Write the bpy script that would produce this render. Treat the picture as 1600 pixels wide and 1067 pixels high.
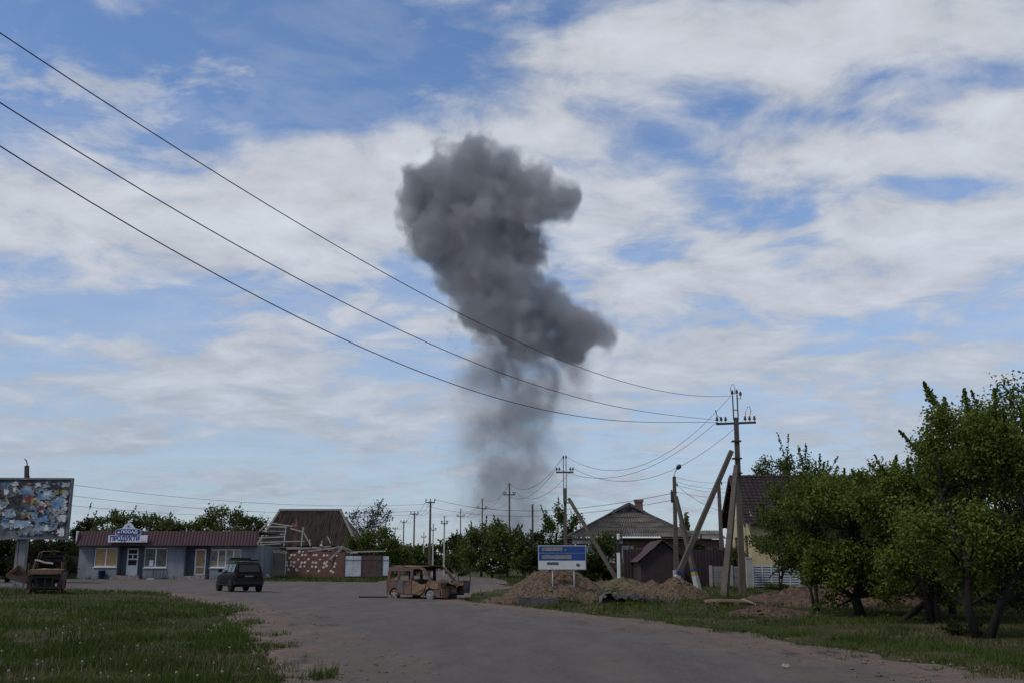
import bpy, bmesh, math, random
import numpy as np
from mathutils import Vector, Matrix, geometry
R = math.radians
for o in list(bpy.data.objects):
    bpy.data.objects.remove(o)
scene = bpy.context.scene
col = scene.collection
# ------------------------------------------------------------------ camera
FPX, CX, CY, HOR, CAMH = 1556.0, 800.0, 533.5, 880.0, 1.8
PITCH = math.atan((HOR - CY) / FPX)
cd = bpy.data.cameras.new('camera'); cam = bpy.data.objects.new('camera', cd); col.objects.link(cam)
cd.sensor_width = 36.0; cd.lens = FPX / 1600 * 36.0; cd.clip_start = 0.1; cd.clip_end = 6000
cam.location = (0, 0, CAMH); cam.rotation_euler = (math.pi / 2 + PITCH, 0, 0)
scene.camera = cam
CP, SP = math.cos(PITCH), math.sin(PITCH)
def ray(px, py):
    """direction of a photo pixel, scaled so that its Y component is 1"""
    a, b = (px - CX) / FPX, (CY - py) / FPX
    y = CP - b * SP; z = SP + b * CP
    return a / y, 1.0, z / y
def at(px, py, Y):
    d = ray(px, py); return Vector((d[0] * Y, Y, CAMH + d[2] * Y))
def X(px, Y, py=880): return ray(px, py)[0] * Y
def Z(py, Y): return CAMH + ray(800, py)[2] * Y
# ------------------------------------------------------------------ world, sun, exposure
SUN_EL, SUN_AZ = R(50), R(-122)        # azimuth from +Y, negative = to the left
w = bpy.data.worlds.new('World'); scene.world = w; w.use_nodes = True
def build_world():
    nt = w.node_tree; nt.nodes.clear(); L = nt.links.new
    def N(t, **k):
        n = nt.nodes.new(t)
        for a, b in k.items(): setattr(n, a, b)
        return n
    def sock(n, i, v):
        if hasattr(v, 'is_output'): L(v, n.inputs[i])
        elif v is not None: n.inputs[i].default_value = v
    def math_(op, a, b=None, c=None, clamp=False):
        n = N('ShaderNodeMath', operation=op, use_clamp=clamp)
        for i, v in enumerate((a, b, c)): sock(n, i, v)
        return n.outputs[0]
    def vm(op, a, b=None, c=None):
        n = N('ShaderNodeVectorMath', operation=op)
        for i, v in enumerate((a, b, c)): sock(n, i, v)
        return n.outputs['Value'] if op in ('LENGTH', 'DISTANCE', 'DOT_PRODUCT') else n.outputs[0]
    def smooth(v, lo, hi):
        n = N('ShaderNodeMapRange', interpolation_type='SMOOTHSTEP')
        sock(n, 0, v); n.inputs[1].default_value = lo; n.inputs[2].default_value = hi
        return n.outputs[0]
    def noise(vec, scale, detail, rough=.55, dist=0.0):
        n = N('ShaderNodeTexNoise'); L(vec, n.inputs['Vector'])
        n.inputs['Scale'].default_value = scale; n.inputs['Detail'].default_value = detail
        n.inputs['Roughness'].default_value = rough; n.inputs['Distortion'].default_value = dist
        return n.outputs[0]
    def mix(f, a, b):
        n = N('ShaderNodeMix', data_type='RGBA'); sock(n, 0, f); sock(n, 6, a); sock(n, 7, b); return n.outputs[2]
    out = N('ShaderNodeOutputWorld'); bg = N('ShaderNodeBackground'); L(bg.outputs[0], out.inputs[0])
    sky = N('ShaderNodeTexSky', sky_type='NISHITA', sun_disc=False)
    sky.sun_elevation = SUN_EL; sky.sun_rotation = SUN_AZ; sky.air_density = 1.0; sky.dust_density = .6; sky.ozone_density = 1.6
    tc = N('ShaderNodeTexCoord'); d = tc.outputs['Generated']
    sx = N('ShaderNodeSeparateXYZ'); L(d, sx.inputs[0])
    zz = math_('MAXIMUM', sx.outputs[2], 0.0)
    K0 = 0.16
    k = math_('DIVIDE', 1.0, math_('ADD', zz, K0))
    u = math_('MULTIPLY', sx.outputs[0], k); v = math_('MULTIPLY', sx.outputs[1], k)
    cb = N('ShaderNodeCombineXYZ'); L(u, cb.inputs[0]); L(v, cb.inputs[1]); uv = cb.outputs[0]
    def uvof(px, py):
        a = Vector(ray(px, py)).normalized(); q = 1 / (max(a.z, 0) + K0); return a.x * q, a.y * q
    # where the cloud layer is thick or open
    blobs = [(330, 95, 560, 160, -.36), (560, 90, 330, 110, -.16), (860, 30, 90, 110, -.10), (1150, 172, 120, 50, -.20), (1420, 120, 240, 55, -.20), (1330, 185, 150, 40, -.2),
             (690, 470, 110, 45, -.10), (240, 495, 210, 45, -.15), (1510, 290, 150, 26, -.22), (1000, 405, 70, 34, -.16), (1250, 345, 70, 45, -.14), (1420, 205, 110, 26, -.14),
             (1560, 500, 260, 55, -.16), (60, 660, 260, 50, -.08), (1050, 250, 240, 60, -.04),
             (1020, 90, 240, 75, .30), (1350, 40, 300, 75, .30), (1240, 130, 120, 85, .28), (330, 350, 620, 120, .20), (620, 250, 260, 75, .18), (880, 190, 170, 90, .16),
             (1480, 235, 260, 40, .16), (1310, 340, 110, 55, .14), (1500, 370, 190, 100, .22), (980, 330, 200, 110, .14), (1120, 450, 340, 65, .16), (330, 590, 620, 80, .16), (1150, 560, 500, 80, .13), (450, 640, 330, 40, .16), (1250, 650, 300, 36, .14), (150, 690, 300, 30, .14), (600, 760, 500, 24, .12), (1100, 740, 300, 24, .10), (300, 30, 150, 40, .13), (250, 180, 90, 20, .08)]
    acc = 0.0
    for px, py, rx, ry, amp in blobs:
        c = uvof(px, py); e = uvof(px + rx, py); f1 = uvof(px, py - ry); f2 = uvof(px, py + ry)
        su = abs(e[0] - c[0]); sv = abs(f2[1] - f1[1]) / 2
        q = vm('MULTIPLY_ADD', uv, (1 / su, 1 / sv, 0), (-c[0] / su, -c[1] / sv, 0))
        t = math_('MULTIPLY_ADD', vm('LENGTH', q), -.62, 1.0, True)
        t = math_('MULTIPLY', t, t)
        acc = math_('MULTIPLY_ADD', t, amp * 1.6, acc)
    st = vm('MULTIPLY', uv, (.85, 1.0, 1.0))
    warp = N('ShaderNodeTexNoise'); L(uv, warp.inputs['Vector']); warp.inputs['Scale'].default_value = 2.0; warp.inputs['Detail'].default_value = 2
    wv = vm('MULTIPLY_ADD', warp.outputs['Color'], (.32, .24, 0), st)
    n1 = noise(wv, 1.9, 8, .56, .1)
    n2 = noise(wv, 6.0, 6, .60, .1)
    n3 = noise(st, 4.0, 5, .60, .5)
    fb = math_('MULTIPLY_ADD', n1, .58, math_('MULTIPLY', n2, .42))
    cov = math_('ADD', math_('MULTIPLY_ADD', math_('SUBTRACT', fb, .5), 1.75, .56), math_('MULTIPLY', acc, .80))
    m = smooth(cov, .38, .70)
    thick = smooth(cov, .50, .95)
    # thin veil, thicker towards the horizon
    veil = math_('MULTIPLY_ADD', smooth(zz, .46, .02), .62, math_('MULTIPLY', smooth(n3, .44, .66), .20))
    puff = math_('MULTIPLY', smooth(noise(vm('ADD', wv, (3.7, 1.9, .6)), 4.4, 7, .62, .1), .52, .68), .72)
    mask = math_('MAXIMUM', math_('MAXIMUM', math_('MULTIPLY', m, .96), puff), veil)
    shade = math_('MULTIPLY_ADD', math_('MULTIPLY_ADD', n3, .5, math_('MULTIPLY', n2, .5)), .80, math_('MULTIPLY_ADD', thick, .15, .48))
    lowk = smooth(zz, .0, .34)
    cc = mix(lowk, (.415, .475, .575, 1), (.60, .63, .69, 1))
    ccs = vm('SCALE', cc); nt.nodes[-1].inputs['Scale'].default_value = 1
    L(shade, nt.nodes[-1].inputs['Scale'])
    skc = vm('MULTIPLY', sky.outputs[0], (SKY_S * .82, SKY_S * .94, SKY_S * 1.10))
    fin = mix(mask, skc, ccs)
    L(fin, bg.inputs[0]); bg.inputs[1].default_value = 1.0
SKY_S = 0.135
build_world()
sd = bpy.data.lights.new('sun', 'SUN'); sun = bpy.data.objects.new('sun', sd); col.objects.link(sun)
sd.energy = 1.75; sd.angle = R(10); sd.color = (1.0, .93, .83)
sun.rotation_euler = (math.pi / 2 - SUN_EL, 0, math.pi - SUN_AZ) if False else (0, 0, 0)
_sv = Vector((math.sin(SUN_AZ) * math.cos(SUN_EL), math.cos(SUN_AZ) * math.cos(SUN_EL), math.sin(SUN_EL)))
sun.rotation_euler = _sv.to_track_quat('Z', 'Y').to_euler()
vs = scene.view_settings
vs.view_transform = 'Standard'; vs.look = 'None'; vs.exposure = 0.0; vs.gamma = 1.0; vs.use_curve_mapping = False
scene.render.engine = 'CYCLES'
cy = scene.cycles
cy.max_bounces = 6; cy.diffuse_bounces = 3; cy.glossy_bounces = 2; cy.transmission_bounces = 3; cy.transparent_max_bounces = 8; cy.volume_bounces = 1
cy.volume_step_rate = 1.0; cy.volume_max_steps = 256
# ------------------------------------------------------------------ helpers
def tag(o, label=None, cat=None, group=None, kind=None):
    if label: o['label'] = label
    if cat: o['category'] = cat
    if group: o['group'] = group
    if kind: o['kind'] = kind
    return o
def thing(name, label, cat, loc=(0, 0, 0), rz=0, group=None):
    o = bpy.data.objects.new(name, None); col.objects.link(o)
    o.location = loc; o.rotation_euler = (0, 0, rz); o.empty_display_size = .2
    return tag(o, label, cat, group)
class MB:
    def __init__(s): s.v = []; s.f = []; s.sm = []
    def add(s, vs_, fs, smooth=False):
        b = len(s.v); s.v.extend(tuple(p) for p in vs_)
        for f in fs: s.f.append(tuple(i + b for i in f)); s.sm.append(smooth)
        return s
    def box(s, x0, x1, y0, y1, z0, z1):
        return s.add([(x0, y0, z0), (x1, y0, z0), (x1, y1, z0), (x0, y1, z0), (x0, y0, z1), (x1, y0, z1), (x1, y1, z1), (x0, y1, z1)],
                     [(0, 3, 2, 1), (4, 5, 6, 7), (0, 1, 5, 4), (1, 2, 6, 5), (2, 3, 7, 6), (3, 0, 4, 7)])
    def bar(s, a, b, w, h=None, up=(0, 0, 1), w2=None, h2=None):
        """square bar from a to b"""
        a, b = Vector(a), Vector(b); h = h or w; w2 = w2 or w; h2 = h2 or h
        d = (b - a).normalized(); u = Vector(up)
        if abs(d.dot(u)) > .98: u = Vector((1, 0, 0))
        r = d.cross(u).normalized(); u = r.cross(d)
        P = []
        for c, ww, hh in ((a, w, h), (b, w2, h2)):
            P += [c - r * ww / 2 - u * hh / 2, c + r * ww / 2 - u * hh / 2, c + r * ww / 2 + u * hh / 2, c - r * ww / 2 + u * hh / 2]
        return s.add(P, [(0, 1, 2, 3), (7, 6, 5, 4), (0, 4, 5, 1), (1, 5, 6, 2), (2, 6, 7, 3), (3, 7, 4, 0)])
    def tube(s, pts, rad, n=6, cap=True, smooth=True):
        pts = [Vector(p) for p in pts]
        if not hasattr(rad, '__len__'): rad = [rad] * len(pts)
        V = []; F = []
        for i, p in enumerate(pts):
            d = (pts[min(i + 1, len(pts) - 1)] - pts[max(i - 1, 0)])
            d = d.normalized() if d.length > 1e-9 else Vector((0, 0, 1))
            u = Vector((0, 0, 1)) if abs(d.z) < .95 else Vector((1, 0, 0))
            r = d.cross(u).normalized(); q = r.cross(d)
            for k in range(n):
                t = 2 * math.pi * k / n; V.append(p + (r * math.cos(t) + q * math.sin(t)) * rad[i])
        for i in range(len(pts) - 1):
            for k in range(n):
                a = i * n + k; b = i * n + (k + 1) % n; F.append((a, b, b + n, a + n))
        if cap: F.append(tuple(range(n))[::-1]); F.append(tuple(range((len(pts) - 1) * n, len(pts) * n)))
        return s.add(V, F, smooth)
    def lathe(s, prof, n=12, c=(0, 0, 0), axis='z', smooth=True):
        V = []; F = []
        for r, z in prof:
            for k in range(n):
                t = 2 * math.pi * k / n; x, y = r * math.cos(t), r * math.sin(t)
                p = (x, y, z) if axis == 'z' else ((z, x, y) if axis == 'x' else (x, z, y))
                V.append((p[0] + c[0], p[1] + c[1], p[2] + c[2]))
        for i in range(len(prof) - 1):
            for k in range(n):
                a = i * n + k; b = i * n + (k + 1) % n; F.append((a, b, b + n, a + n))
        F.append(tuple(range(n))[::-1]); F.append(tuple(range((len(prof) - 1) * n, len(prof) * n)))
        return s.add(V, F, smooth)
    def panel(s, outline, holes, th, fn):
        """flat plate with holes; fn(u, v, t) gives the point, t in {0, th}"""
        loops = [outline] + list(holes)
        tri = geometry.tessellate_polygon([[Vector((p[0], p[1], 0)) for p in l] for l in loops])
        flat = [p for l in loops for p in l]; n = len(flat)
        V = [fn(p[0], p[1], 0) for p in flat] + [fn(p[0], p[1], th) for p in flat]
        F = [tuple(t) for t in tri] + [tuple(i + n for i in t[::-1]) for t in tri]
        b = 0
        for l in loops:
            m = len(l)
            for i in range(m):
                j = (i + 1) % m; F.append((b + i, b + j, b + j + n, b + i + n))
            b += m
        return s.add(V, F)
    def corr(s, p0, du, dv, pitch, amp, nrm, rows=1, step=0.0, sub=4, sag=None):
        """corrugated sheet: ribs run along dv, waves along du"""
        p0, du, dv, nrm = Vector(p0), Vector(du), Vector(dv), Vector(nrm).normalized()
        nw = max(1, round(du.length / pitch)); m = nw * sub + 1
        for r in range(rows):
            V = []; F = []
            for j in (0, 1):
                for i in range(m):
                    t = i / (m - 1); ph = (i % sub) / sub * 2 * math.pi
                    off = amp * math.sin(ph) + (step * (1 - j) if rows > 1 else 0)
                    V.append(p0 + du * t + dv * ((r + j + (.35 if j and r < rows - 1 else 0)) / rows) + nrm * off)
            for i in range(m - 1): F.append((i, i + 1, i + 1 + m, i + m))
            s.add(V, F, smooth=True)
        return s
    def build(s, name, mat, parent=None, loc=None, rz=None):
        me = bpy.data.meshes.new(name); me.from_pydata(s.v, [], s.f); me.update()
        bm = bmesh.new(); bm.from_mesh(me); bmesh.ops.recalc_face_normals(bm, faces=bm.faces); bm.to_mesh(me); bm.free()
        if any(s.sm): me.polygons.foreach_set('use_smooth', s.sm)
        me.materials.append(mat)
        o = bpy.data.objects.new(name, me); col.objects.link(o)
        if parent: o.parent = parent
        if loc: o.location = loc
        if rz is not None: o.rotation_euler = (0, 0, rz)
        return o
def raw_mesh(name, verts, nper, mat, parent=None):
    """many separate n-gons from a numpy array (k, nper, 3)"""
    k = len(verts); V = np.ascontiguousarray(verts.reshape(-1, 3), dtype=np.float32)
    me = bpy.data.meshes.new(name)
    me.vertices.add(k * nper); me.vertices.foreach_set('co', V.ravel())
    me.loops.add(k * nper); me.loops.foreach_set('vertex_index', np.arange(k * nper, dtype=np.int32))
    me.polygons.add(k); me.polygons.foreach_set('loop_start', np.arange(0, k * nper, nper, dtype=np.int32))
    me.update(calc_edges=True)
    me.materials.append(mat)
    o = bpy.data.objects.new(name, me); col.objects.link(o)
    if parent: o.parent = parent
    return o
def grid_mesh(name, P, mat, parent=None, smooth=True, attr=None):
    """P is (rows, cols, 3)"""
    r, c, _ = P.shape
    idx = np.arange(r * c).reshape(r, c)
    q = np.stack([idx[:-1, :-1], idx[:-1, 1:], idx[1:, 1:], idx[1:, :-1]], -1).reshape(-1, 4)
    me = bpy.data.meshes.new(name)
    me.vertices.add(r * c); me.vertices.foreach_set('co', P.astype(np.float32).ravel())
    me.loops.add(q.size); me.loops.foreach_set('vertex_index', q.astype(np.int32).ravel())
    me.polygons.add(len(q)); me.polygons.foreach_set('loop_start', np.arange(0, q.size, 4, dtype=np.int32))
    me.update(calc_edges=True)
    if smooth: me.polygons.foreach_set('use_smooth', np.ones(len(q), bool))
    if attr is not None:
        a = me.attributes.new('edge', 'FLOAT', 'POINT'); a.data.foreach_set('value', attr.astype(np.float32).ravel())
    me.materials.append(mat)
    o = bpy.data.objects.new(name, me); col.objects.link(o)
    if parent: o.parent = parent
    return o
def _hash(ix, iy, seed):
    h = (ix.astype(np.int64) * 374761393 + iy.astype(np.int64) * 668265263 + seed * 974634631) & 0x7fffffff
    h = ((h ^ (h >> 13)) * 1274126177) & 0x7fffffff
    return ((h ^ (h >> 16)) & 0xffff) / 65535.0
def vnoise(x, y, seed=0):
    x = np.asarray(x, float); y = np.asarray(y, float)
    ix = np.floor(x); iy = np.floor(y); fx = x - ix; fy = y - iy
    fx = fx * fx * (3 - 2 * fx); fy = fy * fy * (3 - 2 * fy)
    a = _hash(ix, iy, seed); b = _hash(ix + 1, iy, seed); c = _hash(ix, iy + 1, seed); d = _hash(ix + 1, iy + 1, seed)
    return (a * (1 - fx) + b * fx) * (1 - fy) + (c * (1 - fx) + d * fx) * fy
def fbm(x, y, seed=0, oct=4):
    s = 0; a = .5
    for i in range(oct):
        s = s + a * vnoise(x, y, seed + i); x = x * 2.03; y = y * 2.03; a *= .5
    return s / (1 - .5 ** oct)
# ------------------------------------------------------------------ materials
_mc = {}
def M(name, c, rough=.85, var=.25, scale=3.0, c2=None, bump=0.0, bscale=25.0, metal=0.0, stretch=(1, 1, 1), detail=6, lo=.35, hi=.65, c3=None, s3=1.0, t3=.6):
    if name in _mc: return _mc[name]
    m = bpy.data.materials.new(name); m.use_nodes = True; nt = m.node_tree; L = nt.links.new
    b = nt.nodes['Principled BSDF']; b.inputs['Roughness'].default_value = rough; b.inputs['Metallic'].default_value = metal
    b.inputs['Specular IOR Level'].default_value = .3
    tc = nt.nodes.new('ShaderNodeTexCoord'); mp = nt.nodes.new('ShaderNodeMapping'); L(tc.outputs['Object'], mp.inputs[0]); mp.inputs['Scale'].default_value = stretch
    n = nt.nodes.new('ShaderNodeTexNoise'); L(mp.outputs[0], n.inputs['Vector']); n.inputs['Scale'].default_value = scale; n.inputs['Detail'].default_value = detail; n.inputs['Roughness'].default_value = .62
    r = nt.nodes.new('ShaderNodeMapRange'); L(n.outputs[0], r.inputs[0]); r.inputs[1].default_value = lo; r.inputs[2].default_value = hi
    mx = nt.nodes.new('ShaderNodeMix'); mx.data_type = 'RGBA'; L(r.outputs[0], mx.inputs[0])
    mx.inputs[6].default_value = (*[max(0, q * (1 - var)) for q in c], 1)
    mx.inputs[7].default_value = (*(c2 if c2 else [min(1, q * (1 + var)) for q in c]), 1)
    res = mx.outputs[2]
    if c3:
        n3 = nt.nodes.new('ShaderNodeTexNoise'); L(tc.outputs['Object'], n3.inputs['Vector']); n3.inputs['Scale'].default_value = s3; n3.inputs['Detail'].default_value = 7
        r3 = nt.nodes.new('ShaderNodeMapRange'); L(n3.outputs[0], r3.inputs[0]); r3.inputs[1].default_value = t3 - .05; r3.inputs[2].default_value = t3 + .05
        m3 = nt.nodes.new('ShaderNodeMix'); m3.data_type = 'RGBA'; L(r3.outputs[0], m3.inputs[0]); L(res, m3.inputs[6]); m3.inputs[7].default_value = (*c3, 1); res = m3.outputs[2]
    L(res, b.inputs['Base Color'])
    if bump:
        nb = nt.nodes.new('ShaderNodeTexNoise'); L(mp.outputs[0], nb.inputs['Vector']); nb.inputs['Scale'].default_value = bscale; nb.inputs['Detail'].default_value = 5
        bp = nt.nodes.new('ShaderNodeBump'); L(nb.outputs[0], bp.inputs['Height']); bp.inputs['Strength'].default_value = bump; bp.inputs['Distance'].default_value = .05
        L(bp.outputs[0], b.inputs['Normal'])
    _mc[name] = m; return m
def leaf_mat(name, c, c2, tr=.35, clump=.8):
    if name in _mc: return _mc[name]
    m = bpy.data.materials.new(name); m.use_nodes = True; nt = m.node_tree; L = nt.links.new
    b = nt.nodes['Principled BSDF']; out = nt.nodes['Material Output']
    b.inputs['Roughness'].default_value = .6; b.inputs['Specular IOR Level'].default_value = .14
    g = nt.nodes.new('ShaderNodeNewGeometry'); tc = nt.nodes.new('ShaderNodeTexCoord')
    n = nt.nodes.new('ShaderNodeTexNoise'); L(tc.outputs['Object'], n.inputs['Vector']); n.inputs['Scale'].default_value = clump; n.inputs['Detail'].default_value = 3
    ad = nt.nodes.new('ShaderNodeMath'); ad.operation = 'MULTIPLY_ADD'; L(g.outputs['Random Per Island'], ad.inputs[0]); ad.inputs[1].default_value = .55
    mr = nt.nodes.new('ShaderNodeMapRange'); L(n.outputs[0], mr.inputs[0]); mr.inputs[1].default_value = .35; mr.inputs[2].default_value = .65; mr.inputs[4].default_value = .45
    L(mr.outputs[0], ad.inputs[2])
    mx = nt.nodes.new('ShaderNodeMix'); mx.data_type = 'RGBA'; L(ad.outputs[0], mx.inputs[0]); mx.inputs[6].default_value = (*c, 1); mx.inputs[7].default_value = (*c2, 1)
    L(mx.outputs[2], b.inputs['Base Color'])
    t = nt.nodes.new('ShaderNodeBsdfTranslucent'); L(mx.outputs[2], t.inputs[0])
    ms = nt.nodes.new('ShaderNodeMixShader'); ms.inputs[0].default_value = tr; L(b.outputs[0], ms.inputs[1]); L(t.outputs[0], ms.inputs[2]); L(ms.outputs[0], out.inputs[0])
    _mc[name] = m; return m
# ------------------------------------------------------------------ terrain
_ctl = [(-300, 1067, 13.5), (0, 1067, 13.8), (300, 1067, 14.6), (600, 1067, 15.3), (1000, 1067, 15.3), (1400, 1067, 15.2), (1900, 1067, 15),
        (100, 985, 21), (300, 985, 23), (100, 945, 29), (300, 945, 35), (60, 921, 44), (-100, 921, 44), (-300, 921, 44), (200, 919, 52), (-200, 916, 52), (400, 1000, 23.5),
        (370, 952, 39), (270, 926, 53), (120, 905, 77), (250, 905, 77), (400, 906, 77), (-100, 905, 77), (-400, 903, 77), (375, 928, 58.5), (500, 912, 72), (600, 913, 74),
        (450, 897, 82), (540, 898, 82), (600, 899, 82), (450, 893, 100), (200, 897, 100), (0, 897, 100),
        (660, 937, 50.5), (800, 945, 44), (700, 960, 36), (900, 1000, 24), (740, 905, 115), (690, 895, 195), (820, 905, 100), (800, 922, 68), (900, 912, 68), (960, 912, 62),
        (1000, 966, 34), (1300, 1011, 22.2), (1150, 985, 27.5), (1050, 945, 44), (1160, 925, 50), (1120, 915, 58), (1050, 915, 60), (1200, 921, 58), (1340, 957, 33), (1450, 972, 29), (1525, 991, 23.5), (1700, 1000, 23), (1500, 925, 50), (1300, 915, 65), (1100, 905, 75), (1500, 905, 90), (950, 900, 85)]
_cp = np.array([tuple(at(*c)) for c in _ctl])
_cp = np.vstack([_cp, [(x, -20, 0.0) for x in (-20, 0, 20)], [(x, y, .3) for x in (-150, 0, 150) for y in (260, 420)]])
def terrain(x, y):
    x = np.asarray(x, float); y = np.asarray(y, float); sh = np.broadcast(x, y).shape
    x = np.broadcast_to(x, sh).ravel(); y = np.broadcast_to(y, sh).ravel(); out = np.empty(x.size)
    for i in range(0, x.size, 20000):
        dx = x[i:i + 20000, None] - _cp[None, :, 0]; dy = y[i:i + 20000, None] - _cp[None, :, 1]
        d2 = dx * dx + dy * dy; s = 3.0 + .06 * np.abs(y[i:i + 20000, None])
        k = np.exp(-d2 / (2 * s * s)) + 1e-5 / (1 + d2)
        out[i:i + 20000] = (k * _cp[None, :, 2]).sum(1) / k.sum(1)
    out = out.reshape(sh)
    return out if sh else float(out)
def G(x, y): return float(terrain(np.array([x]), np.array([y]))[0])
def gp(px, Y):
    x = X(px, Y); return Vector((x, Y, G(x, Y)))
def graded(lo, hi, step, far_lo, far_hi):
    a = list(np.arange(lo, hi, step)); s = step; q = lo
    pre = []
    while q > far_lo: s *= 1.25; q -= s; pre.append(q)
    s = step; q = a[-1]; post = []
    while q < far_hi: s *= 1.25; q += s; post.append(q)
    return np.array(pre[::-1] + a + post)
def ground_mat():
    m = bpy.data.materials.new('ground_earth'); m.use_nodes = True; nt = m.node_tree; L = nt.links.new; b = nt.nodes['Principled BSDF']; b.inputs['Roughness'].default_value = .95
    b.inputs['Specular IOR Level'].default_value = .1
    tc = nt.nodes.new('ShaderNodeTexCoord')
    def nz(s, d):
        n = nt.nodes.new('ShaderNodeTexNoise'); L(tc.outputs['Object'], n.inputs['Vector']); n.inputs['Scale'].default_value = s; n.inputs['Detail'].default_value = d; n.inputs['Roughness'].default_value = .65; return n.outputs[0]
    def mxc(f, a, c):
        n = nt.nodes.new('ShaderNodeMix'); n.data_type = 'RGBA'; L(f, n.inputs[0])
        for i, q in ((6, a), (7, c)):
            if hasattr(q, 'is_output'): L(q, n.inputs[i])
            else: n.inputs[i].default_value = (*q, 1)
        return n.outputs[2]
    def rg(v, lo, hi):
        n = nt.nodes.new('ShaderNodeMapRange'); L(v, n.inputs[0]); n.inputs[1].default_value = lo; n.inputs[2].default_value = hi; return n.outputs[0]
    c1 = mxc(rg(nz(6, 8), .3, .7), (.020, .028, .007), (.050, .058, .017))
    c2 = mxc(rg(nz(.28, 7), .46, .62), c1, (.078, .064, .036))
    L(c2, b.inputs['Base Color'])
    bp = nt.nodes.new('ShaderNodeBump'); L(nz(9, 8), bp.inputs['Height']); bp.inputs['Strength'].default_value = .8; bp.inputs['Distance'].default_value = .12; L(bp.outputs[0], b.inputs['Normal'])
    return m
_gx = graded(-48, 48, .8, -1600, 1600); _gy = graded(2, 110, .8, -80, 3200)
_GX, _GY = np.meshgrid(_gx, _gy)
_GZ = terrain(_GX, _GY) + (fbm(_GX * .5, _GY * .5, 3) - .5) * .10 * np.clip((200 - _GY) / 100, 0, 1)
# the road: left and right edge at each distance
_le = [(425, 1067), (412, 1035), (398, 1000), (383, 975), (366, 955), (335, 942), (288, 931), (235, 924)]
_re = [(1600, 1064), (1450, 1035), (1300, 1011), (1150, 986), (1000, 967), (900, 957), (800, 946)]
def _hit(px, py):
    lo, hi = 8.0, 120.0; d = ray(px, py)
    for _ in range(40):
        mid = (lo + hi) / 2
        if CAMH + d[2] * mid > G(d[0] * mid, mid): lo = mid
        else: hi = mid
    return d[0] * lo, lo
_lp = [_hit(*p) for p in _le]; _rp = [_hit(*p) for p in _re]
LE = [(-3.2, -30), (-3.6, 8)] + _lp + [(-24, _lp[-1][1] + 1.5), (-34, _lp[-1][1] + 2.5), (-70, _lp[-1][1] + 3.5)]
RE = [(14, -30), (9.5, 8)] + _rp + [(-1.5, 46.5), (-2.3, 50), (-2.2, 55), (-1.0, 58), (.3, 63), (-.1, 72.5)]
LE.sort(key=lambda p: p[1]); RE.sort(key=lambda p: p[1])
def _pl(P, y): return np.interp(y, [p[1] for p in P], [p[0] for p in P])
def road_left(y): return _pl(LE, y) + (fbm(y * .5, y * 0 + 1.7, 11, 5) - .5) * 1.4
def road_right(y): return _pl(RE, y) + (fbm(y * .8, y * 0 + 4.7, 12, 5) - .5) * 1.3
SIDE_L = [(X(585, 72.3), 72.3), (X(612, 80), 80), (X(640, 112), 112), (X(664, 160), 160), (X(676, 220), 220), (X(681, 330), 330)]
SIDE_R = [(-.1, 72.3), (X(795, 76), 76), (X(770, 90), 90), (X(744, 112), 112), (X(712, 160), 160), (X(700, 220), 220), (X(693, 330), 330)]
def on_road(x, y):
    a = (y < 72.4) & (x > road_left(y)) & (x < road_right(y))
    b = (y >= 72.3) & (x > _pl(SIDE_L, y)) & (x < _pl(SIDE_R, y))
    c = (y >= 72.3) & (y < 76.6) & (x < -18.6)
    return a | b | c
_dip = on_road(_GX, _GY) | on_road(_GX + .8, _GY) & on_road(_GX - .8, _GY)
ground = grid_mesh('ground', np.dstack([_GX, _GY, _GZ - np.where(_dip, .14, 0.0)]), ground_mat()); tag(ground, kind='structure')
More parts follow.
